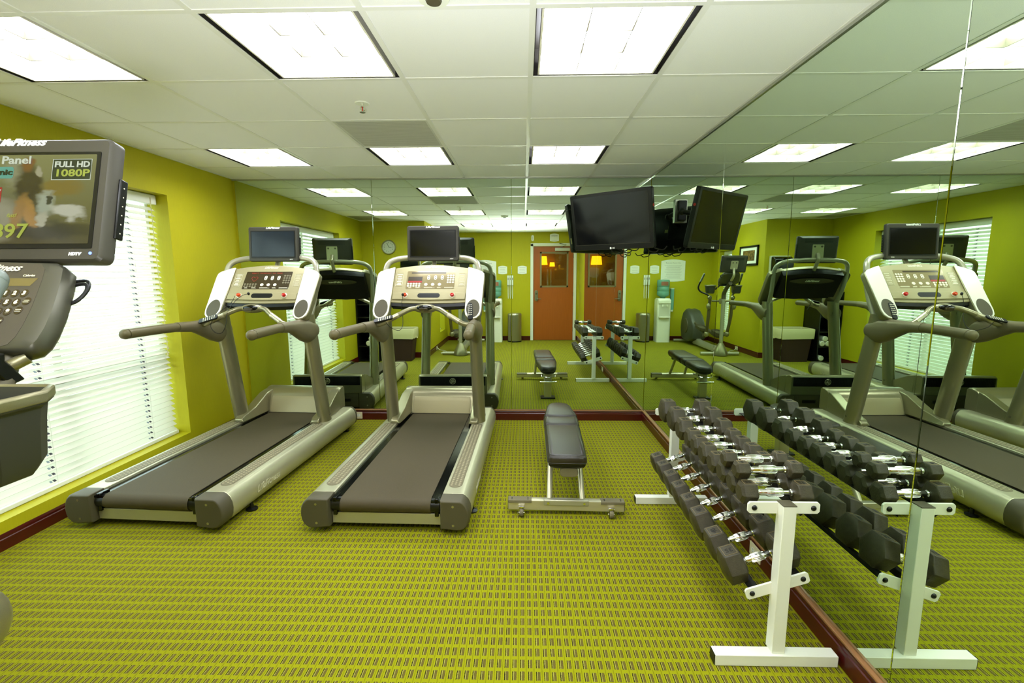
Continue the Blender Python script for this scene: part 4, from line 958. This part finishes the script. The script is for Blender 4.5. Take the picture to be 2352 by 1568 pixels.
for tx, sz, p_, sh_, wd, bo in (('1080P', .0235, (.109, .060), 0, .078, .0006), ('$897', .047, (-.036, -.078), 0, .112, .0007), ('fast!', .013, (-.022, -.040), .3, None, 0)):
    b = MB(); b.text(tx, sz, sf(*p_), sh_, .0002, bo, width=wd); b.build('yellow_caption', 'yellowcap', scr, smooth=0)
b = MB(); b.prism(rrect(.13, .028, .006, 4, -.095+PX, .063), mm @ Vector((0, -.0029, 0)), mm.to_3x3() @ Vector((1, 0, 0)), mm.to_3x3() @ Vector((0, 0, 1)), mm.to_3x3() @ Vector((0, 1, 0)), .0003); b.build('teal_caption', 'teallabel', scr, smooth=0)
b = MB(); b.text('Panasonic', .0185, sf(-.084, .063), 0, .0006, .0006, width=.105); b.build('dark_caption', 'darkcap', scr, smooth=0)
b = MB(); plate(-.14, -.008, -.052, .028, -.0028); b.build('red_caption', 'redcap', scr, smooth=0)
b = MB(); b.cyl(mm @ Vector((.196, -.001, -.128)), mm @ Vector((.196, .001, -.128)), .0035, n=10); b.build('power_light', 'ledblue', case)

# console under the monitor, leaning back
ca = math.radians(52); CU = Vector((0, math.cos(ca), math.sin(ca))); CN = Vector((0, -math.sin(ca), math.cos(ca)))
C0 = E_(-1.172, .905, 1.33)
def ec(x, s, n=0): return C0+Vector((x, 0, 0))+CU*s+CN*n
half = [(.0, .018), (.15, .018), (.174, .026), (.183, .045), (.184, .075), (.178, .12), (.167, .165), (.156, .205), (.146, .232), (.125, .248), (0, .252)]
full = half+[(-a, c) for a, c in half[1:-1]][::-1]
b = MB(); inner = [(a*.76, .12+(c-.12)*.95) for a, c in full]
b.rings([[ec(a*.93, .13+(c-.13)*.95, -.050) for a, c in full], [ec(a, c, -.035) for a, c in full], [ec(a, c, -.018) for a, c in full], [ec(a*.97, .13+(c-.13)*.98, -.004) for a, c in full], [ec(a*.84, .13+(c-.13)*.94, .002) for a, c in full]])
co = b.build('console', mat('console_shell_grey', (92, 90, 78), .34, .5), el, smooth=50)
b = MB(); b.prism([(a*.985, .12+(c-.12)*.985) for a, c in inner], ec(0, 0, .0015), (1, 0, 0), CU, CN, .0012); b.build('console_face', mat('console_grey', (84, 78, 68), .45, .2, noise=.05, nscale=900), co, smooth=0)
def ef(x, s): return frame(ec(x, s, .0045), (1, 0, 0), CU)
b = MB(); b.text('LifeFitness', .026, ef(-.0, .226), .45, .0005, .0006); b.text('Calories', .008, ef(.085, .205), .2, .0004, .0001); 
for i, y in enumerate((.040, .045, .050)): b.text('------------', .006, ef(.05, y), 0, .0003, 0, width=.06)
keys = []
for r in range(3):
    for c in range(3):
        x, y = .058+c*.0205-r*.0055, .158-r*.0235; keys.append((x, y)); b.text(str(r*3+c+1), .0135, ef(x, y), 0, .0005, .0008)
for r in (1, 2):
    x, y = .058+3*.0205-r*.0055+.001, .158-r*.0235+.003; keys.append((x, y))
    for d in (-.0022, .0022): b.text('----', .008, ef(x, y+d), 0, .0004, .0002, width=.012)
keys += [(.060, .0875), (.0815, .0885)]; b.text('0', .0135, ef(.060, .0875), 0, .0005, .0008); b.text('Enter', .0065, ef(.0815, .0885), .2, .0004, .0002)
b.build('console_print', 'print', co, smooth=0)
for x, y in keys:
    b = MB(); b.prism(ellipse(.0088, .0098, 20, x, y), ec(0, 0, .0022), (1, 0, 0), CU, CN, .0018); b.build('keypad_button', 'overlay', co, bevel=.0004, seg=1)
b = MB(); b.prism([(-.10, .178), (.10, .178), (.108, .199), (-.10, .199)], ec(0, 0, .0016), (1, 0, 0), CU, CN, .0016); b.build('message_window', mat('lcd_olive', (112, 100, 62), .3), co, smooth=0)
b = MB(); b.rings([[ec(x, -.004, .004), ec(x, .008, .012), ec(x, -.012, .038), ec(x, -.03, .030), ec(x, -.045, -.03), ec(x, -.02, -.05)] for x in (-.15, -.12, -.05, .05, .12, .15)]); b.build('reading_ledge', 'black', co, bevel=.004)
b = MB(); b.tube([ec(-.15, .02, -.03), ec(-.10, -.03, -.015), ec(0, -.045, .0), ec(.10, -.03, -.015), ec(.15, .02, -.03)], .018, n=14, flat=.7); b.build('console_rim', 'greymetal', co)
b = MB(); b.tube([ec(.12, .20, -.04), ec(.165, .215, -.04), ec(.188, .195, -.035), ec(.17, .165, -.04), ec(.12, .15, -.04)], .0042, n=8); b.tube([ec(.12, .215, -.04), ec(.162, .228, -.045), ec(.184, .20, -.04), ec(.166, .172, -.045), ec(.12, .14, -.04)], .0036, n=8); b.build('monitor_cable', 'cable', el)
b = MB(); b.prism(rrect(.125, .15, .015, 4, 0, -.01), mm @ Vector((0, .058, 0)), (1, 0, 0), mm.to_3x3() @ Vector((0, 0, 1)), mm.to_3x3() @ Vector((0, 1, 0)), .006); pl = b.build('mount_plate', 'champagne', el, bevel=.002)
b = MB()
for x in (-.03, .03): b.cyl(mm @ Vector((x, .064, .03)), mm @ Vector((x, .068, .03)), .01, n=12)
b.build('mount_screw', 'black', pl)
b = MB(); b.tube([mm @ Vector((0, .066, -.06)), mm @ Vector((0, .085, -.11)), E_(-1.17, 1.165, 1.46), E_(-1.17, 1.08, 1.38)], .021, n=14); b.build('mount_arm', 'champagne', el)
# cup trays
for s in (-1, 1):
    cx = s*.235
    T0 = Vector((cx, -.035, 1.235))
    def oc(k, z, dy=0): return [T0+Vector((a*k, c*k+dy, z)) for a, c in ((-.075, -.05), (-.05, -.075), (.05, -.075), (.078, -.04), (.082, .03), (.05, .075), (-.05, .075), (-.078, .04))]
    b = MB(); b.rings([oc(.70, -.095), oc(.88, -.07), oc(.95, .0), oc(1.0, .03), oc(1.10, .034), oc(1.10, .055), oc(1.0, .057), oc(.90, .03), oc(.80, -.06)]); tr = b.build('cup_tray', mat('tray_charcoal', (58, 58, 48), .5), el, bevel=.003, smooth=30)
    b = MB(); b.rings([oc(1.09, .036), oc(1.13, .040), oc(1.13, .056), oc(1.05, .060), oc(.99, .056), oc(1.0, .04)], cap=False, closed=True); b.build('tray_rim', 'greymetal', tr, bevel=.003)
    b = MB(); b.tube([Vector((cx*.72, .03, 1.22)), Vector((cx*.6, .09, 1.27)), Vector((s*.10, .16, 1.35))], .016, n=12); b.build('tray_arm', 'darkgrey', el)
# mast, pivot bar and arms
b = MB(); b.tube([(.0, 0, .10), (.0, 0, .70), (.0, .0, 1.06)], .033, n=18, sub=2); b.build('mast', 'silver', el)
b = MB(); b.tube([(.0, 0, 1.04), (.0, .01, 1.14), (.0, .12, 1.25), (.0, .25, 1.33)], [.036, .036, .034, .034], n=16); b.build('neck', 'darkgrey', el)
b = MB(); b.cyl((-.17, -.10, 1.0), (.17, -.10, 1.0), .018, n=18); b.cyl((-.045, -.04, 1.0), (.045, -.04, 1.0), .05, n=20); b.build('pivot_bar', 'greymetal', el)
for s in (-1, 1):
    b = MB(); b.tube([(s*.205, -.10, 1.05), (s*.205, -.13, .72), (s*.19, -.21, .40)], [.024, .030, .026], n=16, sub=4); ar = b.build('lower_arm', mat('arm_bronze', (104, 92, 62), .45, .3), el)
    b = MB(); b.ball((s*.21, -.10, 1.06), .040, (1, 1, 1)); b.build('pivot_cover', 'greymetal', ar)
    b = MB(); b.ball((s*.19, -.22, .375), .056, (.8, 1, 1.0)); b.build('ball_joint', 'greymetal', ar)
    b = MB(); b.ball((s*.232, -.085, .90), 1, (.036, .05, .06)); b.build('arm_housing', 'greymetal', ar)
    b = MB(); b.tube([(s*.205, -.12, 1.08), (s*.24, -.17, 1.12), (s*.33, -.25, 1.17), (s*.37, -.26, 1.25), (s*.355, -.17, 1.38), (s*.343, -.08, 1.48)], .0155, n=14, sub=5); hb = b.build('upper_handle', 'black', el)
    b = MB(); b.tube([(s*.358, -.18, 1.36), (s*.35, -.13, 1.42), (s*.343, -.075, 1.487)], .0195, n=14, sub=3); b.ball((s*.3425, -.073, 1.489), .0185); b.build('grip_sleeve', 'greyblue', hb)
    # pedal link and pedal
    b = MB(); b.tube([(s*.19, -.22, .365), (s*.18, -.35, .33-.02*s), (s*.14, -.55, .34+.05*s), (s*.12, -1.0, .44+.06*s)], .026, n=14, sub=4, flat=1.3); b.build('pedal_link', 'darkgrey', el)
    py, pz = -.55+.0*s, .40+.05*s
    b = MB(); o_ = [(s*.16+a, py+c) for a, c in rrect(.155, .36, .06, 5)]
    def sc(k, z): return [Vector((s*.16+(x-s*.16)*k, py+(y-py)*k, z+(y-py)*-.12)) for x, y in o_]
    b.rings([sc(.86, pz-.03), sc(1, pz-.01), sc(1.02, pz+.035), sc(.95, pz+.036), sc(.90, pz+.008)]); b.build('pedal', 'darkgrey', el, bevel=.003)
# base housing, floor bars, rail, flywheel shroud
b = MB(); b.lathe([(0, .0), (.125, .0), (.125, .05), (.10, .11), (.065, .18), (.042, .22), (0, .22)], (0, 0, .012), 28); b.build('mast_base', 'greymetal', el)
b = MB(); b.cyl((-.34, -.02, .04), (.36, -.02, .04), .03, n=18); b.build('front_floor_bar', 'silver', el)
b = MB(); b.cyl((-.30, -1.80, .04), (.30, -1.80, .04), .03, n=18); b.build('rear_floor_bar', 'silver', el)
b = MB(); b.rings([[Vector((x*.055, y, z)) for x, z in ((-1, .04), (1, .04), (1, zt), (.7, zt+.03), (-.7, zt+.03), (-1, zt))] for y, zt in ((-.05, .12), (-.5, .11), (-1.0, .12), (-1.3, .16))]); b.build('centre_rail', 'silver', el, bevel=.008)
sh = []
for x, k in ((-.15, .80), (-.125, .95), (-.06, 1.0), (.0, .96), (.06, 1.0), (.125, .95), (.15, .80)):
    cy, cz = -1.50, .40
    sh.append([Vector((x, cy+(a)*k, cz+(c)*k)) for a, c in ((-.30, -.32), (.15, -.34), (.40, -.26), (.42, -.05), (.36, .08), (.22, .24), (.06, .34), (-.10, .36), (-.26, .28), (-.36, .10), (-.38, -.10))])
b = MB(); b.rings(sh); b.build('flywheel_shroud', mat('shroud_grey', (74, 76, 66), .42, .15, noise=.05, nscale=900), el, bevel=.015, seg=3, smooth=50)
for s in (-1, 1):
    b = MB(); b.cyl((s*.135, -1.50, .40), (s*.165, -1.50, .40), .17, .15, n=32); b.build('crank_disc', 'darkgrey', el, bevel=.004)

# ---------------------------------------------------------------- things along the rear and alcove walls (seen in the mirrors)
t = thing('water_cooler', 'white water cooler with a teal bottle on top, by the rear wall', 'water cooler', (-.62, RY+.19, 0))
b = MB(); o2 = rrect(.30, .31, .05, 5)
b.rings([[Vector((a, c, z)) for a, c in rrect(.30, .31, .05, 5)] for z in (.0, .02)]+[[Vector((a, c, z)) for a, c in rrect(.295, .305, .05, 5)] for z in (.60, .93)]+[[Vector((a, c, .965)) for a, c in rrect(.26, .27, .06, 5)]]); cb = b.build('cooler_body', 'cooler', t)
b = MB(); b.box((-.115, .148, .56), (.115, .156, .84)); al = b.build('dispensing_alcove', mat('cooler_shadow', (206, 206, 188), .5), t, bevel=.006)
b = MB(); b.box((-.135, .145, .855), (.135, .175, .935)); b.build('top_fascia', 'cooler', t, bevel=.01)
for x in (-.05, .05):
    b = MB(); b.cyl((x, .155, .82), (x, .195, .82), .012, n=10); b.box((x-.014, .18, .79), (x+.014, .20, .835)); b.build('tap', 'cooler', t, bevel=.003)
b = MB(); b.box((-.12, .15, .545), (.12, .21, .57)); b.build('drip_tray', 'bottlelabel' if 0 else 'louver', t, bevel=.004)
b = MB(); b.lathe([(0, .0), (.05, .0), (.055, .035), (.125, .07), (.132, .09), (.132, .15), (.124, .165), (.132, .18), (.132, .24), (.124, .255), (.132, .27), (.134, .39), (.12, .415), (.0, .42)], (0, 0, .955), 32); bt = b.build('water_bottle', 'bottle', t)
b = MB()
b.rings([[Vector((q*math.cos(a), q*math.sin(a), z)) for q, z in ((.1352, 1.245), (.1352, 1.33), (.1338, 1.33), (.1338, 1.245))] for a in [PI/2-.6+1.2*k/10 for k in range(11)]]); b.build('bottle_label', 'bottlelabel', bt)
t = thing('cup_dispenser', 'teal tube paper cup dispenser on the rear wall beside the water cooler', 'cup dispenser', (-.865, RY, .66))
b = MB(); b.cyl((0, .045, .04), (0, .045, .50), .042, n=24); b.build('tube', 'cup', t)
b = MB(); b.cyl((0, .045, .50), (0, .045, .52), .045, n=24); b.build('lid', 'trimwhite', t)
b = MB(); b.cyl((0, .045, .0), (0, .045, .05), .032, .040, n=24); b.box((-.01, 0, .2), (.01, .01, .4)); b.build('cup_stack', 'paper', t)
t = thing('trash_can', 'round brushed steel pedal trash can at the rear wall between cooler and door', 'trash can', (-.195, RY+.20, 0))
b = MB(); b.lathe([(0, .0), (.152, .0), (.152, .59), (0, .59)], n=36); b.build('can_body', 'steel', t)
b = MB(); b.lathe([(0, .59), (.156, .59), (.156, .61), (.14, .635), (0, .642)], n=36); b.build('lid', 'steel', t)
b = MB(); b.lathe([(0, .0), (.157, .0), (.157, .025), (0, .025)], n=36); b.build('base_ring', 'black', t)
b = MB(); b.box((-.04, .15, .012), (.04, .19, .026)); b.build('pedal', 'black', t, bevel=.004)
def sign(name, label, cat, x, z, w_, h_, lines, arch_=.0, wall='rear', title=None):
    t = thing(name, label, cat, (x, RY, z))
    n = 10
    poly = [(w_/2, -h_/2)]+[(w_/2-w_*k/n, h_/2+arch_*math.sin(PI*k/n)) for k in range(n+1)]+[(-w_/2, -h_/2)]+[(-w_/2+w_*k/n, -h_/2-arch_*.7*math.sin(PI*k/n)) for k in range(1, n)]
    b = MB(); b.prism(poly, (0, 0, 0), (1, 0, 0), (0, 0, 1), (0, 1, 0), .008); pn = b.build('sign_panel', 'paper', t, bevel=.002)
    b = MB()
    if title: b.text(title, h_*.075 if lines > 3 else h_*.2, frame((0, .0092, h_*.40 if lines > 3 else h_*.28), (-1, 0, 0), (0, 0, 1)), 0, .0003, .0004, width=w_*.62)
    for i in range(lines):
        zz = h_*(.26 if title else .34)-h_*(.64 if title else .68)*i/max(lines-1, 1); ww = w_*(.36-.10*((i*7) % 3)/3)
        b.box((-ww, .0075, zz-.0022), (ww*(.8 if i % 2 else 1), .009, zz+.0022))
    b.build('sign_text', 'ink', pn, smooth=0)
    return t
sign('wall_sign', 'large white notice board with a rounded top and many small lines, above the water cooler', 'sign', -.875, 1.565, .53, .43, 13, .035, title='Exercise Room Use')
sign('wall_sign', 'small white sign left of the wall telephone as seen in the back mirror', 'sign', -.465, 1.59, .20, .155, 4, .018)
sign('wall_sign', 'small white sign between the wall telephone and the door', 'sign', -.025, 1.59, .20, .155, 4, .018)
t = sign('wall_sign', 'small white sign fixed above the orange door', 'sign', .69, 2.30, .20, .145, 2, .018, title='Emergency')
ph = thing('wall_telephone', 'pair of small white handsets with looped cords on the rear wall', 'telephone', (-.295, RY, 1.25))
for s in (-1, 0, 1):
    b = MB(); b.box((s*.048-.02, .0, .0), (s*.048+.02, .04, .22)); u = b.build('handset', 'trimwhite', ph, bevel=.006)
    b = MB(); b.box((s*.048-.006, .04, .12), (s*.048+.006, .043, .17)); b.build('dark_slot', 'darkgrey', u)
    b = MB(); b.tube([(s*.048-.008, .02, 0), (s*.048-.006, .03, -.2), (s*.048, .03, -.30), (s*.048+.008, .03, -.2), (s*.048+.006, .02, 0)], .004, n=6); b.build('cord', 'trimwhite', ph)
t = thing('motion_sensor', 'small white rounded sensor on the wall at the corner of the door frame', 'sensor', (.205, RY, 2.225))
b = MB(); b.prism(rrect(.06, .13, .028, 6, 0, .065), (0, 0, 0), (1, 0, 0), (0, 0, 1), (0, 1, 0), .03); b.build('housing', 'trimwhite', t, bevel=.006)
b = MB(); b.box((-.008, .029, .03), (.008, .032, .09)); b.build('sensor_lens', 'vent', t)

# clock, towel dispenser, hamper, towel cabinet, on the alcove wall
t = thing('wall_clock', 'round silver wall clock on the yellow green wall', 'clock', (-2.375, NY, 1.975))
b = MB(); b.lathe([(0, 0), (.125, 0), (.128, .02), (.118, .034), (.108, .034), (.104, .02), (0, .02)], (0, 0, 0), 40, 'Y'); b.build('clock_rim', 'steel', t)
b = MB(); b.cyl((0, .02, 0), (0, .0215, 0), .104, n=40); dl = b.build('clock_dial', 'clockface', t)
b = MB()
for k in range(12):
    a = PI/6*k; r_ = .078; b.text(str(12 if k == 0 else k), .026, frame((-r_*math.sin(a), .0218, r_*math.cos(a)), (-1, 0, 0), (0, 0, 1)), 0, .0002, .0003)
b.build('numerals', 'darkgrey', dl, smooth=0)
for nm, a, l_ in (('hour_hand', 4.6, .05), ('minute_hand', .35, .075)):
    b = MB(); b.tube([(0, .0235, 0), (-l_*math.sin(a), .0235, l_*math.cos(a))], .0025, n=6, sub=1); b.build(nm, 'black', t)
t = thing('towel_dispenser', 'dark grey paper towel dispenser on the wall above the hamper', 'towel dispenser', (-1.98, NY, 1.52))
b = MB(); b.prism([(0, 0), (.14, .0), (.20, .04), (.215, .13), (.19, .23), (.13, .265), (0, .27)], (-.155, 0, 0), (0, 1, 0), (0, 0, 1), (1, 0, 0), .31); b.build('cover', 'gloss', t, bevel=.015, seg=3)
b = MB(); b.box((-.165, .0, -.01), (.165, .06, .28)); b.build('back_plate', 'trimwhite', t, bevel=.006)
t = thing('laundry_hamper', 'dark brown hamper with a cream cloth liner folded over its rim', 'laundry hamper', (-2.17, NY+.235, 0))
b = MB()
def rr(w_, d_, z): return [Vector((a, c, z)) for a, c in rrect(w_, d_, .03, 4)]
b.rings([rr(.44, .31, 0), rr(.53, .37, .46), rr(.50, .34, .46), rr(.41, .28, .02)]); b.build('basket', 'brown', t)
b = MB(); ring = lambda k, z, wv=0: [Vector((v.x*k, v.y*k, z+wv*math.sin(i*1.3))) for i, v in enumerate(rr(.55, .39, 0))]
b.rings([ring(1.03, .40, .008), ring(1.045, .46, .004), ring(1.05, .56, .002), ring(1.01, .57), ring(.98, .55), ring(.93, .40)], cap=False); b.build('liner', 'cream', t, normals=False)
for s in (-1, 1):
    b = MB(); b.tube([(s*.26, -.05, .44), (s*.30, -.03, .40), (s*.30, .03, .40), (s*.26, .05, .44)], .008, n=8); b.build('rope_handle', 'cream', t)
cbn = thing('towel_cabinet', 'tall black open cabinet against the yellow green wall, holding rolled towels', 'cabinet', (-2.672, NY+.235, 0))
b = MB(); w2, d2, h2 = .185, .225, 1.19
b.box((-w2, -d2, 0), (-w2+.02, d2, h2)); b.box((w2-.02, -d2, 0), (w2, d2, h2)); b.box((-w2, -d2, 0), (w2, -d2+.012, h2)); b.box((-w2, -d2, h2-.02), (w2, d2, h2)); b.build('carcass', 'blackwood', cbn, smooth=0)
for z in (.0, .25, .50, .75, .97):
    b = MB(); b.box((-w2+.02, -d2+.012, z+.01), (w2-.02, d2-.01, z+.028)); b.build('shelf', 'blackwood', cbn, smooth=0)
def towel_roll():
    t = thing('rolled_towel', None, 'towel', group='rolled white towels in the cabinet')
    b = MB(); b.cyl((0, -.13, 0), (0, .13, 0), .045, n=20); b.build('towel_cloth', 'towel', t, bevel=.012, seg=2)
    b = MB(); b.tube([(.036*(1-k/16)*math.cos(k*.9), .131, .036*(1-k/16)*math.sin(k*.9)) for k in range(15)], .0016, n=4, sub=2); b.build('spiral_fold', 'cream', t); return t
tw = towel_roll(); first = True
for x, z, l in ((.10, .323, 'lower left of the three rolls on the second shelf'), (.005, .323, 'lower right of the three rolls on the second shelf'), (.055, .405, 'top of the three rolls on the second shelf'), (.10, .073, 'the roll on the bottom shelf')):
    q = tw if first else copy_tree(tw); first = False
    q.location = (-2.675+x, NY+.325, z); q['label'] = 'white rolled towel, ' + l

# picture and outlets
t = thing('framed_picture', 'black framed picture with a white mat, reflected in the right mirror', 'picture', (SXW, .47, 1.825))
b = MB()
fw, fh = .36, .18
for a, c in (((0, -fw, -fh), (.025, -fw+.035, fh)), ((0, fw-.035, -fh), (.025, fw, fh)), ((0, -fw, -fh), (.025, fw, -fh+.035)), ((0, -fw, fh-.035), (.025, fw, fh))): b.box(a, c)
b.build('picture_frame', 'blackwood', t, smooth=0)
b = MB(); b.box((0, -fw+.03, -fh+.03), (.012, fw-.03, fh-.03)); b.build('picture_mat', 'paper', t, smooth=0)
b = MB(); b.box((.012, -fw+.13, -fh+.085), (.0135, fw-.13, fh-.085)); b.build('art_print', 'art', t, smooth=0)
def outlet(label, pos, nx, ny):
    t = thing('power_outlet', label, 'power outlet', pos, 0, 'power outlets on the baseboards'); n = Vector((nx, ny, 0)); a = Vector((-ny, nx, 0))
    b = MB(); b.prism(rrect(.115, .072, .004, 2), (0, 0, 0), a, (0, 0, 1), n, .005); p = b.build('cover_plate', 'outlet', t, bevel=.001)
    for s in (-1, 1):
        b = MB(); b.prism(rrect(.034, .028, .010, 4, s*.02, 0), n*.004, a, (0, 0, 1), n, .002); b.build('socket', 'trimwhite', p)
        b = MB()
        for d in (-.006, .006): b.prism([(s*.02-.004, d-.001), (s*.02+.004, d-.001), (s*.02+.004, d+.001), (s*.02-.004, d+.001)], n*.006, a, (0, 0, 1), n, .0005)
        b.build('slot', 'black', p)
outlet('ivory power outlet on the back baseboard between the two treadmills', (-1.733, D-.014, .046), 0, -1)
outlet('ivory power outlet on the right baseboard below the dumbbell rack', (R-.014, 2.335, .05), -1, 0)
outlet('ivory power outlet on the side wall baseboard behind the elliptical, seen in the mirror', (SXW+.014, .224, .05), 1, 0)
for l, pts in (('black power cord running from the window treadmill to the outlet', [(-1.735, 4.745, .05), (-1.74, 4.72, .045), (-1.76, 4.66, .01), (-1.80, 4.60, .006), (-1.90, 4.57, .006), (-2.0, 4.55, .05)]),
               ('white power cord on the carpet beside the elliptical', [(SXW+.03, .224, .05), (-1.66, .26, .02), (-1.56, .30, .006), (-1.50, .42, .006), (-1.58, .56, .006), (-1.50, .72, .006), (-1.36, .74, .012)])):
    own = T1 if 'black' in l else el
    inv_ = (Matrix.Translation(own.location) @ Matrix.Rotation(own.rotation_euler[2], 4, 'Z')).inverted()
    b = MB(); b.tube([inv_ @ Vector(p) for p in pts], .0045, n=8); b.build('power_cord', 'cable' if 'black' in l else 'trimwhite', own)
pp = thing('paper_notice', 'square white notice on the rear wall just above the steel trash can', 'notice', (-.30, RY, 1.0))
bpy.data.objects.remove(pp)
